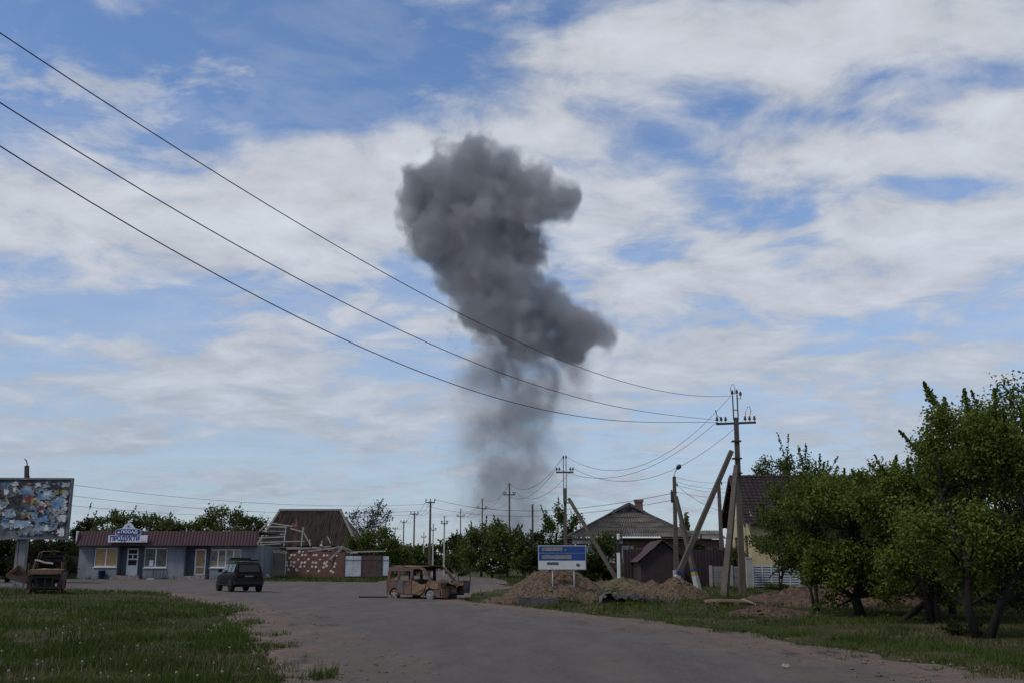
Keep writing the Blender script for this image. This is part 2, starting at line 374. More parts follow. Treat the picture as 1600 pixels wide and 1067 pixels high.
def road_mat():
    m = bpy.data.materials.new('worn_asphalt'); m.use_nodes = True; nt = m.node_tree; L = nt.links.new; b = nt.nodes['Principled BSDF']
    b.inputs['Roughness'].default_value = .9; b.inputs['Specular IOR Level'].default_value = .15
    tc = nt.nodes.new('ShaderNodeTexCoord')
    def nz(s, d, st=(1, 1, 1), ro=.6):
        mp = nt.nodes.new('ShaderNodeMapping'); L(tc.outputs['Object'], mp.inputs[0]); mp.inputs['Scale'].default_value = st
        n = nt.nodes.new('ShaderNodeTexNoise'); L(mp.outputs[0], n.inputs['Vector']); n.inputs['Scale'].default_value = s; n.inputs['Detail'].default_value = d; n.inputs['Roughness'].default_value = ro; return n.outputs[0]
    def mxc(f, a, c):
        n = nt.nodes.new('ShaderNodeMix'); n.data_type = 'RGBA'; L(f, n.inputs[0])
        for i, q in ((6, a), (7, c)):
            if hasattr(q, 'is_output'): L(q, n.inputs[i])
            else: n.inputs[i].default_value = (*q, 1)
        return n.outputs[2]
    def rg(v, lo, hi):
        n = nt.nodes.new('ShaderNodeMapRange'); L(v, n.inputs[0]); n.inputs[1].default_value = lo; n.inputs[2].default_value = hi; return n.outputs[0]
    def mt(op, a, c_):
        n = nt.nodes.new('ShaderNodeMath'); n.operation = op
        for i, q in ((0, a), (1, c_)):
            if hasattr(q, 'is_output'): L(q, n.inputs[i])
            else: n.inputs[i].default_value = q
        return n.outputs[0]
    at_ = nt.nodes.new('ShaderNodeAttribute'); at_.attribute_name = 'edge'
    asp = mxc(rg(nz(14, 8), .3, .7), (.072, .064, .059), (.118, .105, .097))
    asp = mxc(rg(nz(.55, 6, (1.6, .35, 1)), .42, .62), asp, (.118, .102, .092))
    dust = mxc(rg(nz(5, 9, ro=.7), .3, .7), (.100, .074, .058), (.175, .137, .112))
    e = mt('ADD', at_.outputs['Fac'], mt('MULTIPLY', mt('SUBTRACT', nz(.8, 7, (1.2, .5, 1)), .5), 1.5))
    c = mxc(rg(e, .62, .18), asp, dust)
    dk = mxc(rg(nz(.8, 9, (1.5, .6, 1), .72), .54, .66), c, (.058, .046, .040))
    c = mxc(rg(e, 1.1, .3), c, dk)
    stx = mxc(rg(nz(1.2, 7, (1.6, .5, 1), .65), .35, .7), (.90, .90, .90), (1.10, 1.09, 1.08)); gx = mxc(rg(nz(34, 4, ro=.8), .25, .75), (.72, .72, .72), (1.3, 1.3, 1.3))
    for q in (stx, gx):
        mm = nt.nodes.new('ShaderNodeVectorMath'); mm.operation = 'MULTIPLY'; L(c, mm.inputs[0]); L(q, mm.inputs[1]); c = mm.outputs[0]
    L(c, b.inputs['Base Color'])
    bp = nt.nodes.new('ShaderNodeBump'); L(nz(11, 9, ro=.8), bp.inputs['Height']); bp.inputs['Strength'].default_value = .7; bp.inputs['Distance'].default_value = .06; L(bp.outputs[0], b.inputs['Normal'])
    return m
RM = road_mat()
def strip(name, ys, lf, rf, nc, dz, edge_scale=3.0):
    l = lf(ys); r = rf(ys); t = np.linspace(0, 1, nc)
    Xs = l[:, None] + (r - l)[:, None] * t[None]; Ys = np.repeat(ys[:, None], nc, 1)
    vis_l = np.maximum(l, -40)[:, None]
    e = np.minimum(Xs - l[:, None], r[:, None] - Xs) / edge_scale
    rut = (fbm(Xs * .5, Ys * .18, 21, 4) - .5) * .07 * np.clip(1.5 - e, 0, 1)
    z = terrain(Xs, Ys) + dz + rut
    z = np.where((t[None] == 0) | (t[None] == 1), z - .10, z)
    o = grid_mesh(name, np.dstack([Xs, Ys, z]), RM, attr=np.clip(e, 0, 1)); tag(o, kind='structure'); return o
_ys = np.concatenate([np.arange(-30, 10, 2.0), np.arange(10, 50, .2), np.arange(50, 72.5, .4)])
strip('road', _ys, road_left, road_right, 110, .012, 4.6)
_ys = np.concatenate([np.arange(72.0, 120, .6), np.arange(120, 330, 4)])
strip('side_road', _ys, lambda y: _pl(SIDE_L, y) + (fbm(y * .7, y * 0, 31) - .5) * 1.0, lambda y: _pl(SIDE_R, y) + (fbm(y * .7, y * 0, 32) - .5) * 1.0, 24, .02, 2.0)
_ys = np.arange(72.0, 76.7, .4)
strip('forecourt', _ys, lambda y: y * 0 - 70, lambda y: y * 0 - 18.6 + (fbm(y, y * 0, 33) - .5), 60, .016, 2.0)
# ------------------------------------------------------------------ smoke plume, half a kilometre away
def build_smoke():
    Y0 = 520.0; S = Y0 / 1560.0
    B = [(728, 250, 46, 1), (788, 252, 46, 1), (690, 285, 56, 1), (660, 300, 44, 1), (745, 315, 75, 1), (820, 285, 46, 1), (845, 325, 48, 1), (884, 320, 34, 1), (680, 350, 56, 1), (750, 385, 75, 1),
         (815, 385, 50, 1), (672, 390, 40, 1), (720, 425, 46, 1), (775, 455, 66, 1), (835, 475, 62, 1), (885, 505, 54, 1), (932, 524, 40, 1), (760, 500, 50, 1), (820, 530, 56, 1), (895, 545, 36, 1),
         (780, 572, 56, .75), (835, 585, 56, .7), (880, 585, 40, .45), (750, 560, 36, .35), (790, 640, 66, .50), (850, 640, 52, .42), (775, 700, 60, .40), (835, 710, 60, .36), (780, 765, 64, .36), (835, 775, 54, .30), (785, 825, 66, .32), (840, 835, 50, .26), (740, 600, 34, .20), (895, 590, 34, .3), (800, 870, 56, .28)]
    rnd = random.Random(5)
    base = Vector((at(800, 880, Y0).x, Y0, 0))
    C = []
    for px, py, r, wt in B:
        c = at(px, py, Y0) - base; c.y += rnd.uniform(-.5, .5) * r * S
        C.append((c, r * S * 1.02, wt))
    # closed hull around the whole plume
    bm = bmesh.new()
    for c, r, wt in C:
        bmesh.ops.create_icosphere(bm, subdivisions=3, radius=r * (1.42 if wt == 1 else 1.6), matrix=Matrix.Translation(c))
    me = bpy.data.meshes.new('smoke_hull'); bm.to_mesh(me); bm.free()
    tmp = bpy.data.objects.new('smoke_hull', me); col.objects.link(tmp)
    md = tmp.modifiers.new('r', 'REMESH'); md.mode = 'VOXEL'; md.voxel_size = 4.0
    dg = bpy.context.evaluated_depsgraph_get(); me2 = bpy.data.meshes.new_from_object(tmp.evaluated_get(dg))
    bpy.data.objects.remove(tmp)
    m = bpy.data.materials.new('smoke_volume'); m.use_nodes = True; nt = m.node_tree; nt.nodes.clear(); L = nt.links.new
    def N(t, **k):
        n = nt.nodes.new(t)
        for a, b in k.items(): setattr(n, a, b)
        return n
    def mt(op, a, b=None, c=None, clamp=False):
        n = N('ShaderNodeMath', operation=op, use_clamp=clamp)
        for i, v in enumerate((a, b, c)):
            if hasattr(v, 'is_output'): L(v, n.inputs[i])
            elif v is not None: n.inputs[i].default_value = v
        return n.outputs[0]
    out = N('ShaderNodeOutputMaterial'); pv = N('ShaderNodeVolumePrincipled'); L(pv.outputs[0], out.inputs['Volume'])
    tc = N('ShaderNodeTexCoord'); p = tc.outputs['Object']
    n0 = N('ShaderNodeTexNoise'); L(p, n0.inputs['Vector']); n0.inputs['Scale'].default_value = .045; n0.inputs['Detail'].default_value = 2.5; n0.inputs['Roughness'].default_value = .5
    va = N('ShaderNodeVectorMath', operation='MULTIPLY_ADD'); L(n0.outputs['Color'], va.inputs[0]); va.inputs[1].default_value = (24, 24, 24); va.inputs[2].default_value = (-12, -12, -12)
    vb = N('ShaderNodeVectorMath', operation='ADD'); L(va.outputs[0], vb.inputs[0]); L(p, vb.inputs[1]); q = vb.outputs[0]
    n5 = N('ShaderNodeTexVoronoi', feature='SMOOTH_F1'); L(vb.outputs[0], n5.inputs['Vector']); n5.inputs['Scale'].default_value = .085; n5.inputs['Smoothness'].default_value = .25
    hard = 0.0; soft = 0.0
    for c, r, wt in C:
        dn = N('ShaderNodeVectorMath', operation='DISTANCE'); L(q, dn.inputs[0]); dn.inputs[1].default_value = c
        t = mt('MULTIPLY_ADD', dn.outputs['Value'], -1 / (r * 1.45), 1.0, True)
        if wt == 1: hard = mt('MULTIPLY_ADD', t, t, hard)
        else: soft = mt('MULTIPLY_ADD', mt('MULTIPLY', t, t), wt, soft)
    n1 = N('ShaderNodeTexNoise'); L(p, n1.inputs['Vector']); n1.inputs['Scale'].default_value = .075; n1.inputs['Detail'].default_value = 6; n1.inputs['Roughness'].default_value = .70
    e = mt('MULTIPLY_ADD', mt('SUBTRACT', n1.outputs[0], .5), .72, mt('MULTIPLY_ADD', mt('SUBTRACT', .42, n5.outputs['Distance']), .34, hard))
    mr = N('ShaderNodeMapRange', interpolation_type='SMOOTHSTEP'); L(e, mr.inputs[0]); mr.inputs[1].default_value = .11; mr.inputs[2].default_value = .30
    mp = N('ShaderNodeMapping'); L(p, mp.inputs[0]); mp.inputs['Scale'].default_value = (1, 1, .75)
    n2 = N('ShaderNodeTexNoise'); L(mp.outputs[0], n2.inputs['Vector']); n2.inputs['Scale'].default_value = .06; n2.inputs['Detail'].default_value = 5; n2.inputs['Roughness'].default_value = .6; n2.inputs['Distortion'].default_value = .6
    wisp = N('ShaderNodeMapRange'); L(n2.outputs[0], wisp.inputs[0]); wisp.inputs[1].default_value = .40; wisp.inputs[2].default_value = .60
    sf = mt('MULTIPLY', soft, mt('MULTIPLY_ADD', wisp.outputs[0], 1.25, .08))
    n4 = N('ShaderNodeTexNoise'); L(p, n4.inputs['Vector']); n4.inputs['Scale'].default_value = .05; n4.inputs['Detail'].default_value = 3; n4.inputs['Roughness'].default_value = .55
    lm = N('ShaderNodeMapRange'); L(n4.outputs[0], lm.inputs[0]); lm.inputs[1].default_value = .36; lm.inputs[2].default_value = .62; lm.inputs[3].default_value = .30; lump = lm.outputs[0]
    dens = mt('MULTIPLY_ADD', mt('MULTIPLY', mr.outputs[0], lump), .24, mt('MULTIPLY', sf, .19))
    L(dens, pv.inputs['Density'])
    pv.inputs['Color'].default_value = (.505, .52, .56, 1); pv.inputs['Anisotropy'].default_value = .1
    m.cycles.volume_step_rate = 1.0
    me2.materials.clear(); me2.materials.append(m)
    for pl in me2.polygons: pl.material_index = 0
    o = bpy.data.objects.new('smoke_plume', me2); col.objects.link(o); o.location = base
    tag(o, 'tall dark grey plume of billowing smoke rising beyond the village', 'smoke', kind='stuff')
    return o
smoke = build_smoke()
# ------------------------------------------------------------------ materials used by several things
WHITE = M('white_pvc', (.62, .64, .66), .5, .08)
OSB = M('chipboard', (.36, .22, .10), .85, .35, 14, c2=(.50, .34, .18))
GLASS = M('dark_glass', (.03, .035, .04), .12, .3, 2)
CONC = M('pole_concrete', (.088, .073, .061), .9, .22, 2.0, stretch=(3, 3, .6), bump=.3)
WOOD = M('grey_timber', (.30, .275, .25), .9, .3, 3, stretch=(4, 4, 1))
DARKMETAL = M('dark_metal', (.03, .03, .032), .6, .2)
BRICK = M('red_brick', (.17, .065, .045), .9, .3, 9)
WIRE = M('wire_black', (.02, .02, .022), .6, .1)
def brick_mat(name, c1, c2, mortar, sc=4.0):
    m = bpy.data.materials.new(name); m.use_nodes = True; nt = m.node_tree; L = nt.links.new; b = nt.nodes['Principled BSDF']; b.inputs['Roughness'].default_value = .9
    tc = nt.nodes.new('ShaderNodeTexCoord'); sp = nt.nodes.new('ShaderNodeSeparateXYZ'); L(tc.outputs['Object'], sp.inputs[0])
    ad = nt.nodes.new('ShaderNodeMath'); L(sp.outputs[0], ad.inputs[0]); L(sp.outputs[1], ad.inputs[1])
    cb = nt.nodes.new('ShaderNodeCombineXYZ'); L(ad.outputs[0], cb.inputs[0]); L(sp.outputs[2], cb.inputs[1])
    br = nt.nodes.new('ShaderNodeTexBrick'); L(cb.outputs[0], br.inputs['Vector']); br.inputs['Scale'].default_value = sc
    br.inputs['Color1'].default_value = (*c1, 1); br.inputs['Color2'].default_value = (*c2, 1); br.inputs['Mortar'].default_value = (*mortar, 1)
    br.inputs['Brick Width'].default_value = 1.0; br.inputs['Row Height'].default_value = .3; br.inputs['Mortar Size'].default_value = .03
    n = nt.nodes.new('ShaderNodeTexNoise'); L(tc.outputs['Object'], n.inputs['Vector']); n.inputs['Scale'].default_value = 1.3; n.inputs['Detail'].default_value = 6
    mr = nt.nodes.new('ShaderNodeMapRange'); L(n.outputs[0], mr.inputs[0]); mr.inputs[3].default_value = .65; mr.inputs[4].default_value = 1.3
    vm = nt.nodes.new('ShaderNodeVectorMath'); vm.operation = 'SCALE'; L(br.outputs[0], vm.inputs[0]); L(mr.outputs[0], vm.inputs['Scale']); L(vm.outputs[0], b.inputs['Base Color'])
    return m
def text(body, size, mat, parent, loc, rot=(math.pi / 2, 0, 0), bold=0.0, sx=1.0, align='CENTER', name='lettering'):
    cu = bpy.data.curves.new('t', 'FONT'); cu.body = body; cu.size = size; cu.align_x = align; cu.align_y = 'CENTER'; cu.offset = bold; cu.extrude = .006
    t = bpy.data.objects.new('t', cu); col.objects.link(t)
    dg = bpy.context.evaluated_depsgraph_get(); me = bpy.data.meshes.new_from_object(t.evaluated_get(dg)); bpy.data.objects.remove(t)
    me.materials.clear(); me.materials.append(mat)
    o = bpy.data.objects.new(name, me); col.objects.link(o); o.parent = parent; o.location = loc; o.rotation_euler = rot; o.scale = (sx, 1, 1)
    return o
# ------------------------------------------------------------------ the shop
def build_shop():
    Y0 = 77.0; x0, x1 = X(122, Y0), X(402, Y0); W = x1 - x0
    z0 = G((x0 + x1) / 2, Y0) - .02
    sh = thing('grocery_shop', 'low grey grocery shop with burgundy corrugated roof edge and boarded windows', 'shop', (x0, Y0, z0))
    s = W / 280.0
    def ux(px): return (px - 122) * s
    def uz(py): return (905 - py) * s
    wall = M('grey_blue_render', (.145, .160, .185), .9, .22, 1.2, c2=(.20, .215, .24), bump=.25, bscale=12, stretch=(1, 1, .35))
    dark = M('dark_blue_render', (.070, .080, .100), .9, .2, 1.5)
    H = uz(853); D = 7.0; rec = .55
    fn = lambda u, v, t: (u, t, v)
    # window / door rectangles  (px0, px1, py0, py1)
    w1, w2, w3 = (146, 182, 857, 886), (224, 260, 857, 887), (328, 376, 859, 887)
    rect = lambda a: [(ux(a[0]), uz(a[3])), (ux(a[1]), uz(a[3])), (ux(a[1]), uz(a[2])), (ux(a[0]), uz(a[2]))]
    for a, b, hole in ((122, 183, w1), (224, 288, w2), (328, 402, w3)):
        hh = hole
        o = [(ux(a), -.3), (ux(b), -.3), (ux(b), H), (ux(a), H)]
        hr = [(max(ux(a) + .06, p[0]) if p[0] < ux(a) + .06 else min(ux(b) - .06, p[0]), p[1]) for p in rect(hh)]
        MB().panel(o, [hr], .3, fn).build('wall', wall, sh)
    doors = {}
    for a, b, d in ((183, 224, (193, 211, 857, 899)), (288, 328, (300, 318, 858, 899))):
        o = [(ux(a), -.3), (ux(b), -.3), (ux(b), H), (ux(a), H)]
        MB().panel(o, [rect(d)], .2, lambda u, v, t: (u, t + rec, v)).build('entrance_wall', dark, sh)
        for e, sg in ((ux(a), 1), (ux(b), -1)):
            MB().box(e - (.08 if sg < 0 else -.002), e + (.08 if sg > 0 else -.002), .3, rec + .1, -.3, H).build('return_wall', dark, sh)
    MB().box(0, .25, .3, D, -.3, H).box(W - .25, W, .3, D, -.3, H).box(.25, W - .25, D - .25, D, -.3, H).build('back_wall', wall, sh)
    MB().box(.2, W - .2, .32, D - .3, -.05, .02).build('shop_floor', M('shop_floor', (.12, .11, .1)), sh)
    MB().box(.26, W - .26, 2.9, 3.0, 0, H - .1).build('inner_partition', M('inner_wall', (.23, .22, .19)), sh)
    # windows
    def window(r, fills, nd, lab=None):
        xa, xb, za, zb = max(ux(r[0]), 0), ux(r[1]), uz(r[3]), uz(r[2]); f = .07
        m = MB().box(xa, xb, .02, .10, zb - f, zb).box(xa, xb, .02, .10, za, za + f)
        wd = (xb - xa) / nd
        for i in range(nd + 1):
            c = xa + wd * i; m.box(max(xa, c - f * .6), min(xb, c + f * .6), .023, .097, za + f, zb - f)
        wn = m.build('window', WHITE, sh)
        MB().box(xa - .05, xb + .05, -.08, .02, za - .05, za).build('sill', WHITE, wn)
        for i in range(nd):
            MB().box(xa + wd * i + f * .6, xa + wd * (i + 1) - f * .6, .05, .07, za + f, zb - f).build('pane', fills[i], wn)
        return wn, xa, xb, za, zb
    g2 = M('window_glass_pale', (.12, .12, .105), .15, .35, 1.2)
    window((147, 182, 857, 886), [OSB, OSB], 2)
    wn, xa, xb, za, zb = window((225, 260, 857, 887), [g2, g2], 2)
    MB().box(xa + .38, xa + .68, .035, .046, za + .12, za + .55).build('paper_notice', M('paper', (.55, .57, .58)), wn)
    poster = M('goods_photo_glass', (.28, .25, .2), .3, .5, 2)
    wn, xa, xb, za, zb = window((328, 376, 859, 887), [poster] * 4, 4)
    cols = [(.5, .30, .06), (.35, .10, .08), (.45, .42, .36), (.18, .30, .08), (.55, .45, .35), (.08, .12, .22), (.5, .25, .2), (.16, .2, .12), (.5, .42, .1)]
    rn = random.Random(3); wd = (xb - xa) / 4
    for i in range(4):
        for j in range(3):
            c = cols[(i * 4 + j * 5) % 9]; a = xa + wd * i + .08; hz = (zb - za - .16) / 3
            MB().box(a, a + wd - .16, .036, .047, za + .08 + hz * j + .03, za + .08 + hz * (j + 1) - .03).build('goods_poster', M('goods_%d' % ((i * 4 + j * 5) % 9), c, .5, .5, 7, c2=tuple(min(.5, q * .5 + .08) for q in c[::-1]) if (i + j) % 2 else (.26, .22, .16)), wn)
    # doors
    def door(r, panes, fill):
        xa, xb, za, zb = ux(r[0]) + .01, ux(r[1]) - .01, uz(r[3]) + .01, uz(r[2]) - .01
        yy = rec + .03
        MB().panel([(xa, za), (xb, za), (xb, zb), (xa, zb)], [[(xa + a * (xb - xa), za + c * (zb - za)), (xa + b * (xb - xa), za + c * (zb - za)), (xa + b * (xb - xa), za + d * (zb - za)), (xa + a * (xb - xa), za + d * (zb - za))] for a, b, c, d in panes], .09, lambda u, v, t: (u, yy + t, v))
        m = MB().panel([(xa, za), (xb, za), (xb, zb), (xa, zb)], [[(xa + a * (xb - xa), za + c * (zb - za)), (xa + b * (xb - xa), za + c * (zb - za)), (xa + b * (xb - xa), za + d * (zb - za)), (xa + a * (xb - xa), za + d * (zb - za))] for a, b, c, d in panes], .09, lambda u, v, t: (u, yy + t, v))
        dr = m.build('door', WHITE, sh)
        for a, b, c, d in panes:
            MB().box(xa + a * (xb - xa), xa + b * (xb - xa), yy + .04, yy + .05, za + c * (zb - za), za + d * (zb - za)).build('pane', fill, dr)
        MB().box(xb - .12, xb - .09, yy - .05, yy, za + .95, za + 1.1).build('handle', DARKMETAL, dr)
        return dr
    door((193, 211, 857, 899), [(.12, .88, .37, .57), (.12, .45, .62, .76), (.55, .88, .62, .76), (.12, .88, .80, .95)], GLASS)
    door((300, 318, 858, 899), [(.13, .87, .06, .30), (.13, .87, .35, .94)], OSB)
    # roof edge of corrugated sheet with a slope, and the flat roof behind
    burg = M('burgundy_sheet', (.042, .014, .021), .6, .18, 2.0)
    zt, zb = uz(831), uz(853) - .02
    m = MB().corr((-.05, -.62, zb), (W + .1, 0, 0), (0, .42, zt - zb), .24, .035, (0, -1, .35))
    m.build('roof_edge', burg, sh)
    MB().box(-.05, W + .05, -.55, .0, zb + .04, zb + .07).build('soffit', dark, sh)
    MB().box(-.02, W + .02, -.18, D, zt - .08, zt).build('flat_roof', M('roof_felt', (.06, .06, .06)), sh)
    MB().box(-.09, -.03, -.6, .1, zb, zt).build('edge_trim', WHITE, sh)
    MB().lathe([(.09, 0), (.09, .25), (.13, .27), (.0, .33)], 8, (ux(356), .6, zt)).build('vent_pipe', M('vent', (.3, .3, .3)), sh)
    # signs on the roof edge
    blue = M('sign_blue', (.02, .035, .17), .5, .1); pale = M('sign_pale', (.50, .52, .60), .5, .08)
    sg = thing('shop_sign', 'white and blue domed sign reading ПОСАД and ПРОДУКТИ on the roof edge of the grey shop', 'sign', (x0 + ux(202), Y0 - .78, z0))
    def sx(px): return (px - 202) * s
    MB().box(sx(172), sx(233), 0, .06, uz(848.5), uz(837.5)).build('lower_board', pale, sg)
    text('ПРОДУКТИ', .50, blue, sg, (sx(197.8), -.008, uz(843.0)), bold=.016, sx=.80)
    MB().box(sx(224), sx(225.6), -.012, 0, uz(845), uz(844)).build('mark', M('sign_red', (.4, .03, .03)), sg)
    MB().box(sx(224.5), sx(231), -.012, 0, uz(847.3), uz(846.7)).build('mark', M('sign_red', (.4, .03, .03)), sg)
    def oval(cx, cz, hx, hz, n=28, k=4):
        P = []
        for i in range(n):
            t = 2 * math.pi * i / n; c, q = math.cos(t), math.sin(t)
            P.append((cx + hx * math.copysign(abs(c) ** (2 / k), c), cz + hz * math.copysign(abs(q) ** (2 / k), q)))
        return P
    top = [(sx(183), uz(837.3)), (sx(222), uz(837.3)), (sx(223), uz(834)), (sx(222), uz(830)), (sx(218), uz(828.2)), (sx(213), uz(827.4)), (sx(210.5), uz(825)), (sx(208.5), uz(821.5)), (sx(205.5), uz(819.4)), (sx(202.5), uz(818.9)), (sx(199.5), uz(819.4)), (sx(196.5), uz(821.5)), (sx(194.5), uz(825)), (sx(192), uz(827.4)), (sx(187), uz(828.2)), (sx(183), uz(830)), (sx(182), uz(834))]
    MB().panel(top, [], .08, lambda u, v, t: (u, t - .03, v)).build('domed_board', pale, sg)
    MB().panel(oval(sx(202.5), uz(832.8), 19.3 * s, 4.3 * s), [], .02, lambda u, v, t: (u, -.051 + t, v)).build('blue_oval', blue, sg)
    text('ПОСАД', .28, WHITE, sg, (sx(204.5), -.062, uz(832.8)), bold=.009, sx=1.2)
    MB().panel([(sx(186), uz(834.5)), (sx(190), uz(834.5)), (sx(188.8), uz(832)), (sx(187.2), uz(832))], [], .01, lambda u, v, t: (u, -.062 + t, v)).build('emblem', WHITE, sg)
    MB().panel([(sx(201), uz(826.5)), (sx(201.8), uz(826.5)), (sx(202.3), uz(825)), (sx(204), uz(826.5)), (sx(205), uz(826.2)), (sx(203), uz(824.3)), (sx(204.6), uz(822.6)), (sx(203.6), uz(822.5)), (sx(202, ), uz(824)), (sx(201.8), uz(822.5)), (sx(201), uz(822.5))], [], .01, lambda u, v, t: (u, -.04 + t, v)).build('emblem', blue, sg)
    # steps
    for (a, b, k, lab) in ((180, 226, 0, 'broken stone steps below the white glazed shop door'), (286, 330, 1, 'low stone steps below the boarded shop door')):
        rn = random.Random(k + 8); xs = x0 + ux(a); wd = (b - a) * s
        st = thing('stone_steps', lab, 'steps', (xs, Y0, z0), 0, 'steps at the shop doors')
        sm = M('step_stone', (.20, .18, .16), .9, .3, 4, bump=.4)
        for j, (y0_, y1_, zz0, zz1, inset) in enumerate(((-.9, -.45, -.2, .14, 0), (-.45, rec, -.2, .29, .25))):
            q = inset
            while q < wd - inset - .2:
                l = min(rn.uniform(.4, .75), wd - inset - q); dz = rn.uniform(-.03, .02)
                MB().box(q, q + l - .03, y0_ + rn.uniform(0, .05), y1_, zz0, zz1 + dz).build('stone', sm, st); q += l
    # bin, bicycle rack, rubble
    bn = thing('litter_bin', 'blue litter bin standing below the boarded shop window', 'bin', (x0 + ux(163.5), Y0 - .35, z0))
    bb = M('bin_blue', (.012, .025, .085), .5, .2)
    MB().lathe([(.17, .05), (.20, .10), (.24, .62), (.25, .62), (.25, .66), (.21, .66), (.17, .15)], 14).build('body', bb, bn)
    MB().bar((-.29, 0, 0), (-.29, 0, .5), .03).bar((.29, 0, 0), (.29, 0, .5), .03).bar((-.29, 0, .45), (.29, 0, .45), .025).build('stand', bb, bn)
    rk = thing('bicycle_rack', 'dark blue bicycle rack of upright bars by the shop wall', 'bicycle rack', (x0 + ux(244), Y0 - .7, z0))
    MB().bar((-.05, 0, .06), (1.15, 0, .06), .04).bar((-.05, .3, .06), (1.15, .3, .06), .04).build('base_frame', bb, rk)
    for i in range(5): MB().tube([(i * .26, 0, .05), (i * .26, 0, .52), (i * .26, .08, .6), (i * .26, .22, .6), (i * .26, .3, .52), (i * .26, .3, .05)], .016, 6).build('bar', bb, rk)
    tag(MB().panel([(0, 0), (.55, .03), (.6, .3), (.1, .34)], [], .05, lambda u, v, t: (u, v, t)).build('paper_sheet', M('paper', (.55, .57, .58)), None, (x0 + ux(236), Y0 - .75, z0 + .03)), 'flat white scrap lying beside the bicycle rack at the shop', 'scrap')
    return sh
build_shop()
# ------------------------------------------------------------------ ruins to the right of the shop
def build_ruin():
    Yw = 82.0; s = Yw / 1594.0
    def ux(px): return X(px, Yw)
    def uz(py): return Z(py, Yw)
    gz = min(G(ux(p), Yw) for p in (400, 450, 500, 540)) - .15
    fn = lambda u, v, t: (u, Yw + t, v)
    plaster = M('beige_plaster', (.165, .15, .125), .9, .25, 1.2, bump=.3)
    o = thing('plastered_shed', 'beige plastered shed wall with dark doorway next to the shop', 'shed', (ux(402), Yw, gz))
    def loc(m, name, mat, par, dy=0):
        m.v = [(a - par.location.x, b - par.location.y + dy, c - par.location.z) for a, b, c in m.v]; return m.build(name, mat, par)
    loc(MB().panel([(ux(399), gz), (ux(399), uz(853)), (ux(418), uz(854)), (ux(447), uz(860)), (ux(447), gz)], [[(ux(400), gz + .01), (ux(415), gz + .01), (ux(415), uz(867)), (ux(400), uz(867))]], .35, fn), 'wall', plaster, o)
    loc(MB().box(ux(400), ux(415), Yw + .12, Yw + .2, gz + .01, uz(867)), 'door', M('door_black_brown', (.022, .014, .014), .7), o)
    loc(MB().panel([(ux(417), uz(859)), (ux(419), uz(855.5)), (ux(448), uz(862)), (ux(447), uz(866)), (ux(436), uz(863)), (ux(428), uz(863.5))], [], .5, lambda u, v, t: (u, Yw - .06 + t, v)), 'crumbling_cornice', M('crumbled_plaster', (.36, .35, .32), .95, .4, 5, bump=.8, bscale=8), o)
    # brick wall with round white stones
    b = thing('brick_wall', 'red brick wall dotted with round white stones', 'wall', (ux(447), Yw, gz))
    BR = brick_mat('ruin_brick', (.155, .055, .040), (.11, .045, .035), (.12, .10, .085), 3.4)
    loc(MB().panel([(ux(447), gz), (ux(540), gz), (ux(538), uz(862)), (ux(530), uz(863)), (ux(520), uz(860)), (ux(505), uz(862)), (ux(490), uz(859)), (ux(470), uz(858)), (ux(462), uz(861)), (ux(447), uz(862))], [], .3, fn), 'wall', BR, b)
    loc(MB().box(ux(445.6), ux(447), Yw - .05, Yw + .3, gz, uz(862)), 'white_corner', M('lime_white', (.42, .4, .38)), b)
    stone = M('white_stone', (.48, .45, .41), .9, .2, 6)
    base = MB().lathe([(.098, 0), (.095, .015), (.07, .028), (.03, .035)], 10, axis='y'); sm = None
    pts = [(467, 862), (473, 862), (455, 867), (460, 867), (472, 867), (477, 867), (490, 867), (494, 867), (506, 867.5), (511, 867.5), (526, 868), (452, 871.5), (466, 874), (482, 873.5), (500, 874), (518, 874.5),
           (448, 878), (455, 877.5), (460, 878.5), (471.5, 879), (476.5, 878.5), (489, 878.5), (494, 879), (507, 879.5), (511, 877.5), (509, 881), (524, 880), (448.5, 883), (454.5, 882.5), (459, 884.5), (470, 885), (476, 884.5), (488, 885), (494, 885.5), (506, 886), (511, 884), (523, 885), (451, 889.5), (465, 891), (463.5, 889.5), (482, 892), (499, 892), (518, 892), (521, 894)]
    rn = random.Random(2)
    for i, (px, py) in enumerate(pts):
        if sm is None:
            ob = base.build('stone', stone, b); sm = ob.data; 
        else:
            ob = bpy.data.objects.new('stone', sm); col.objects.link(ob); ob.parent = b
        ob.location = (ux(px) - b.location.x, -.001, uz(py) - gz); k = rn.uniform(.85, 1.25); ob.scale = (k, -1, k * rn.uniform(.85, 1.15))
    # broken timbers on top of the brick wall
    t = thing('fallen_rafters', 'tangle of fallen grey rafters lying on top of the brick wall', 'timber', (ux(490), Yw + .2, uz(860)))
    for i, (a, c, wd) in enumerate([((447, 857), (500, 856), .12), ((480, 861), (535, 853), .14), ((515, 874), (534, 854.5), .18), ((495, 856), (530, 860), .1), ((533, 853), (548, 860), .14), ((470, 857), (515, 852.5), .09), ((500, 851), (503, 857), .2), ((486, 854), (540, 857), .1), ((512, 860), (528, 852), .08)]):
        y = Yw - .12 + .11 * (i % 4)
        if i == 2: y = Yw - .12
        p, q = Vector((ux(a[0]), y, uz(a[1]))), Vector((ux(c[0]), y + .4, uz(c[1])))
        loc(MB().bar(p, q, wd, wd * .8), 'rafter', WOOD, t)
    # wrecked roof frame with chimney
    Yf = 86.0
    def fx(px): return X(px, Yf)
    def fz(py): return Z(py, Yf)
    fz0 = G(fx(440), Yf)
    fr = thing('wrecked_roof_frame', 'grey exposed laths of a destroyed house roof beside the shop', 'house', (fx(440), Yf, fz0))
    loc(MB().box(fx(402), fx(478), Yf, Yf + 6, fz0 - .2, fz(855)), 'wall', BR, fr)
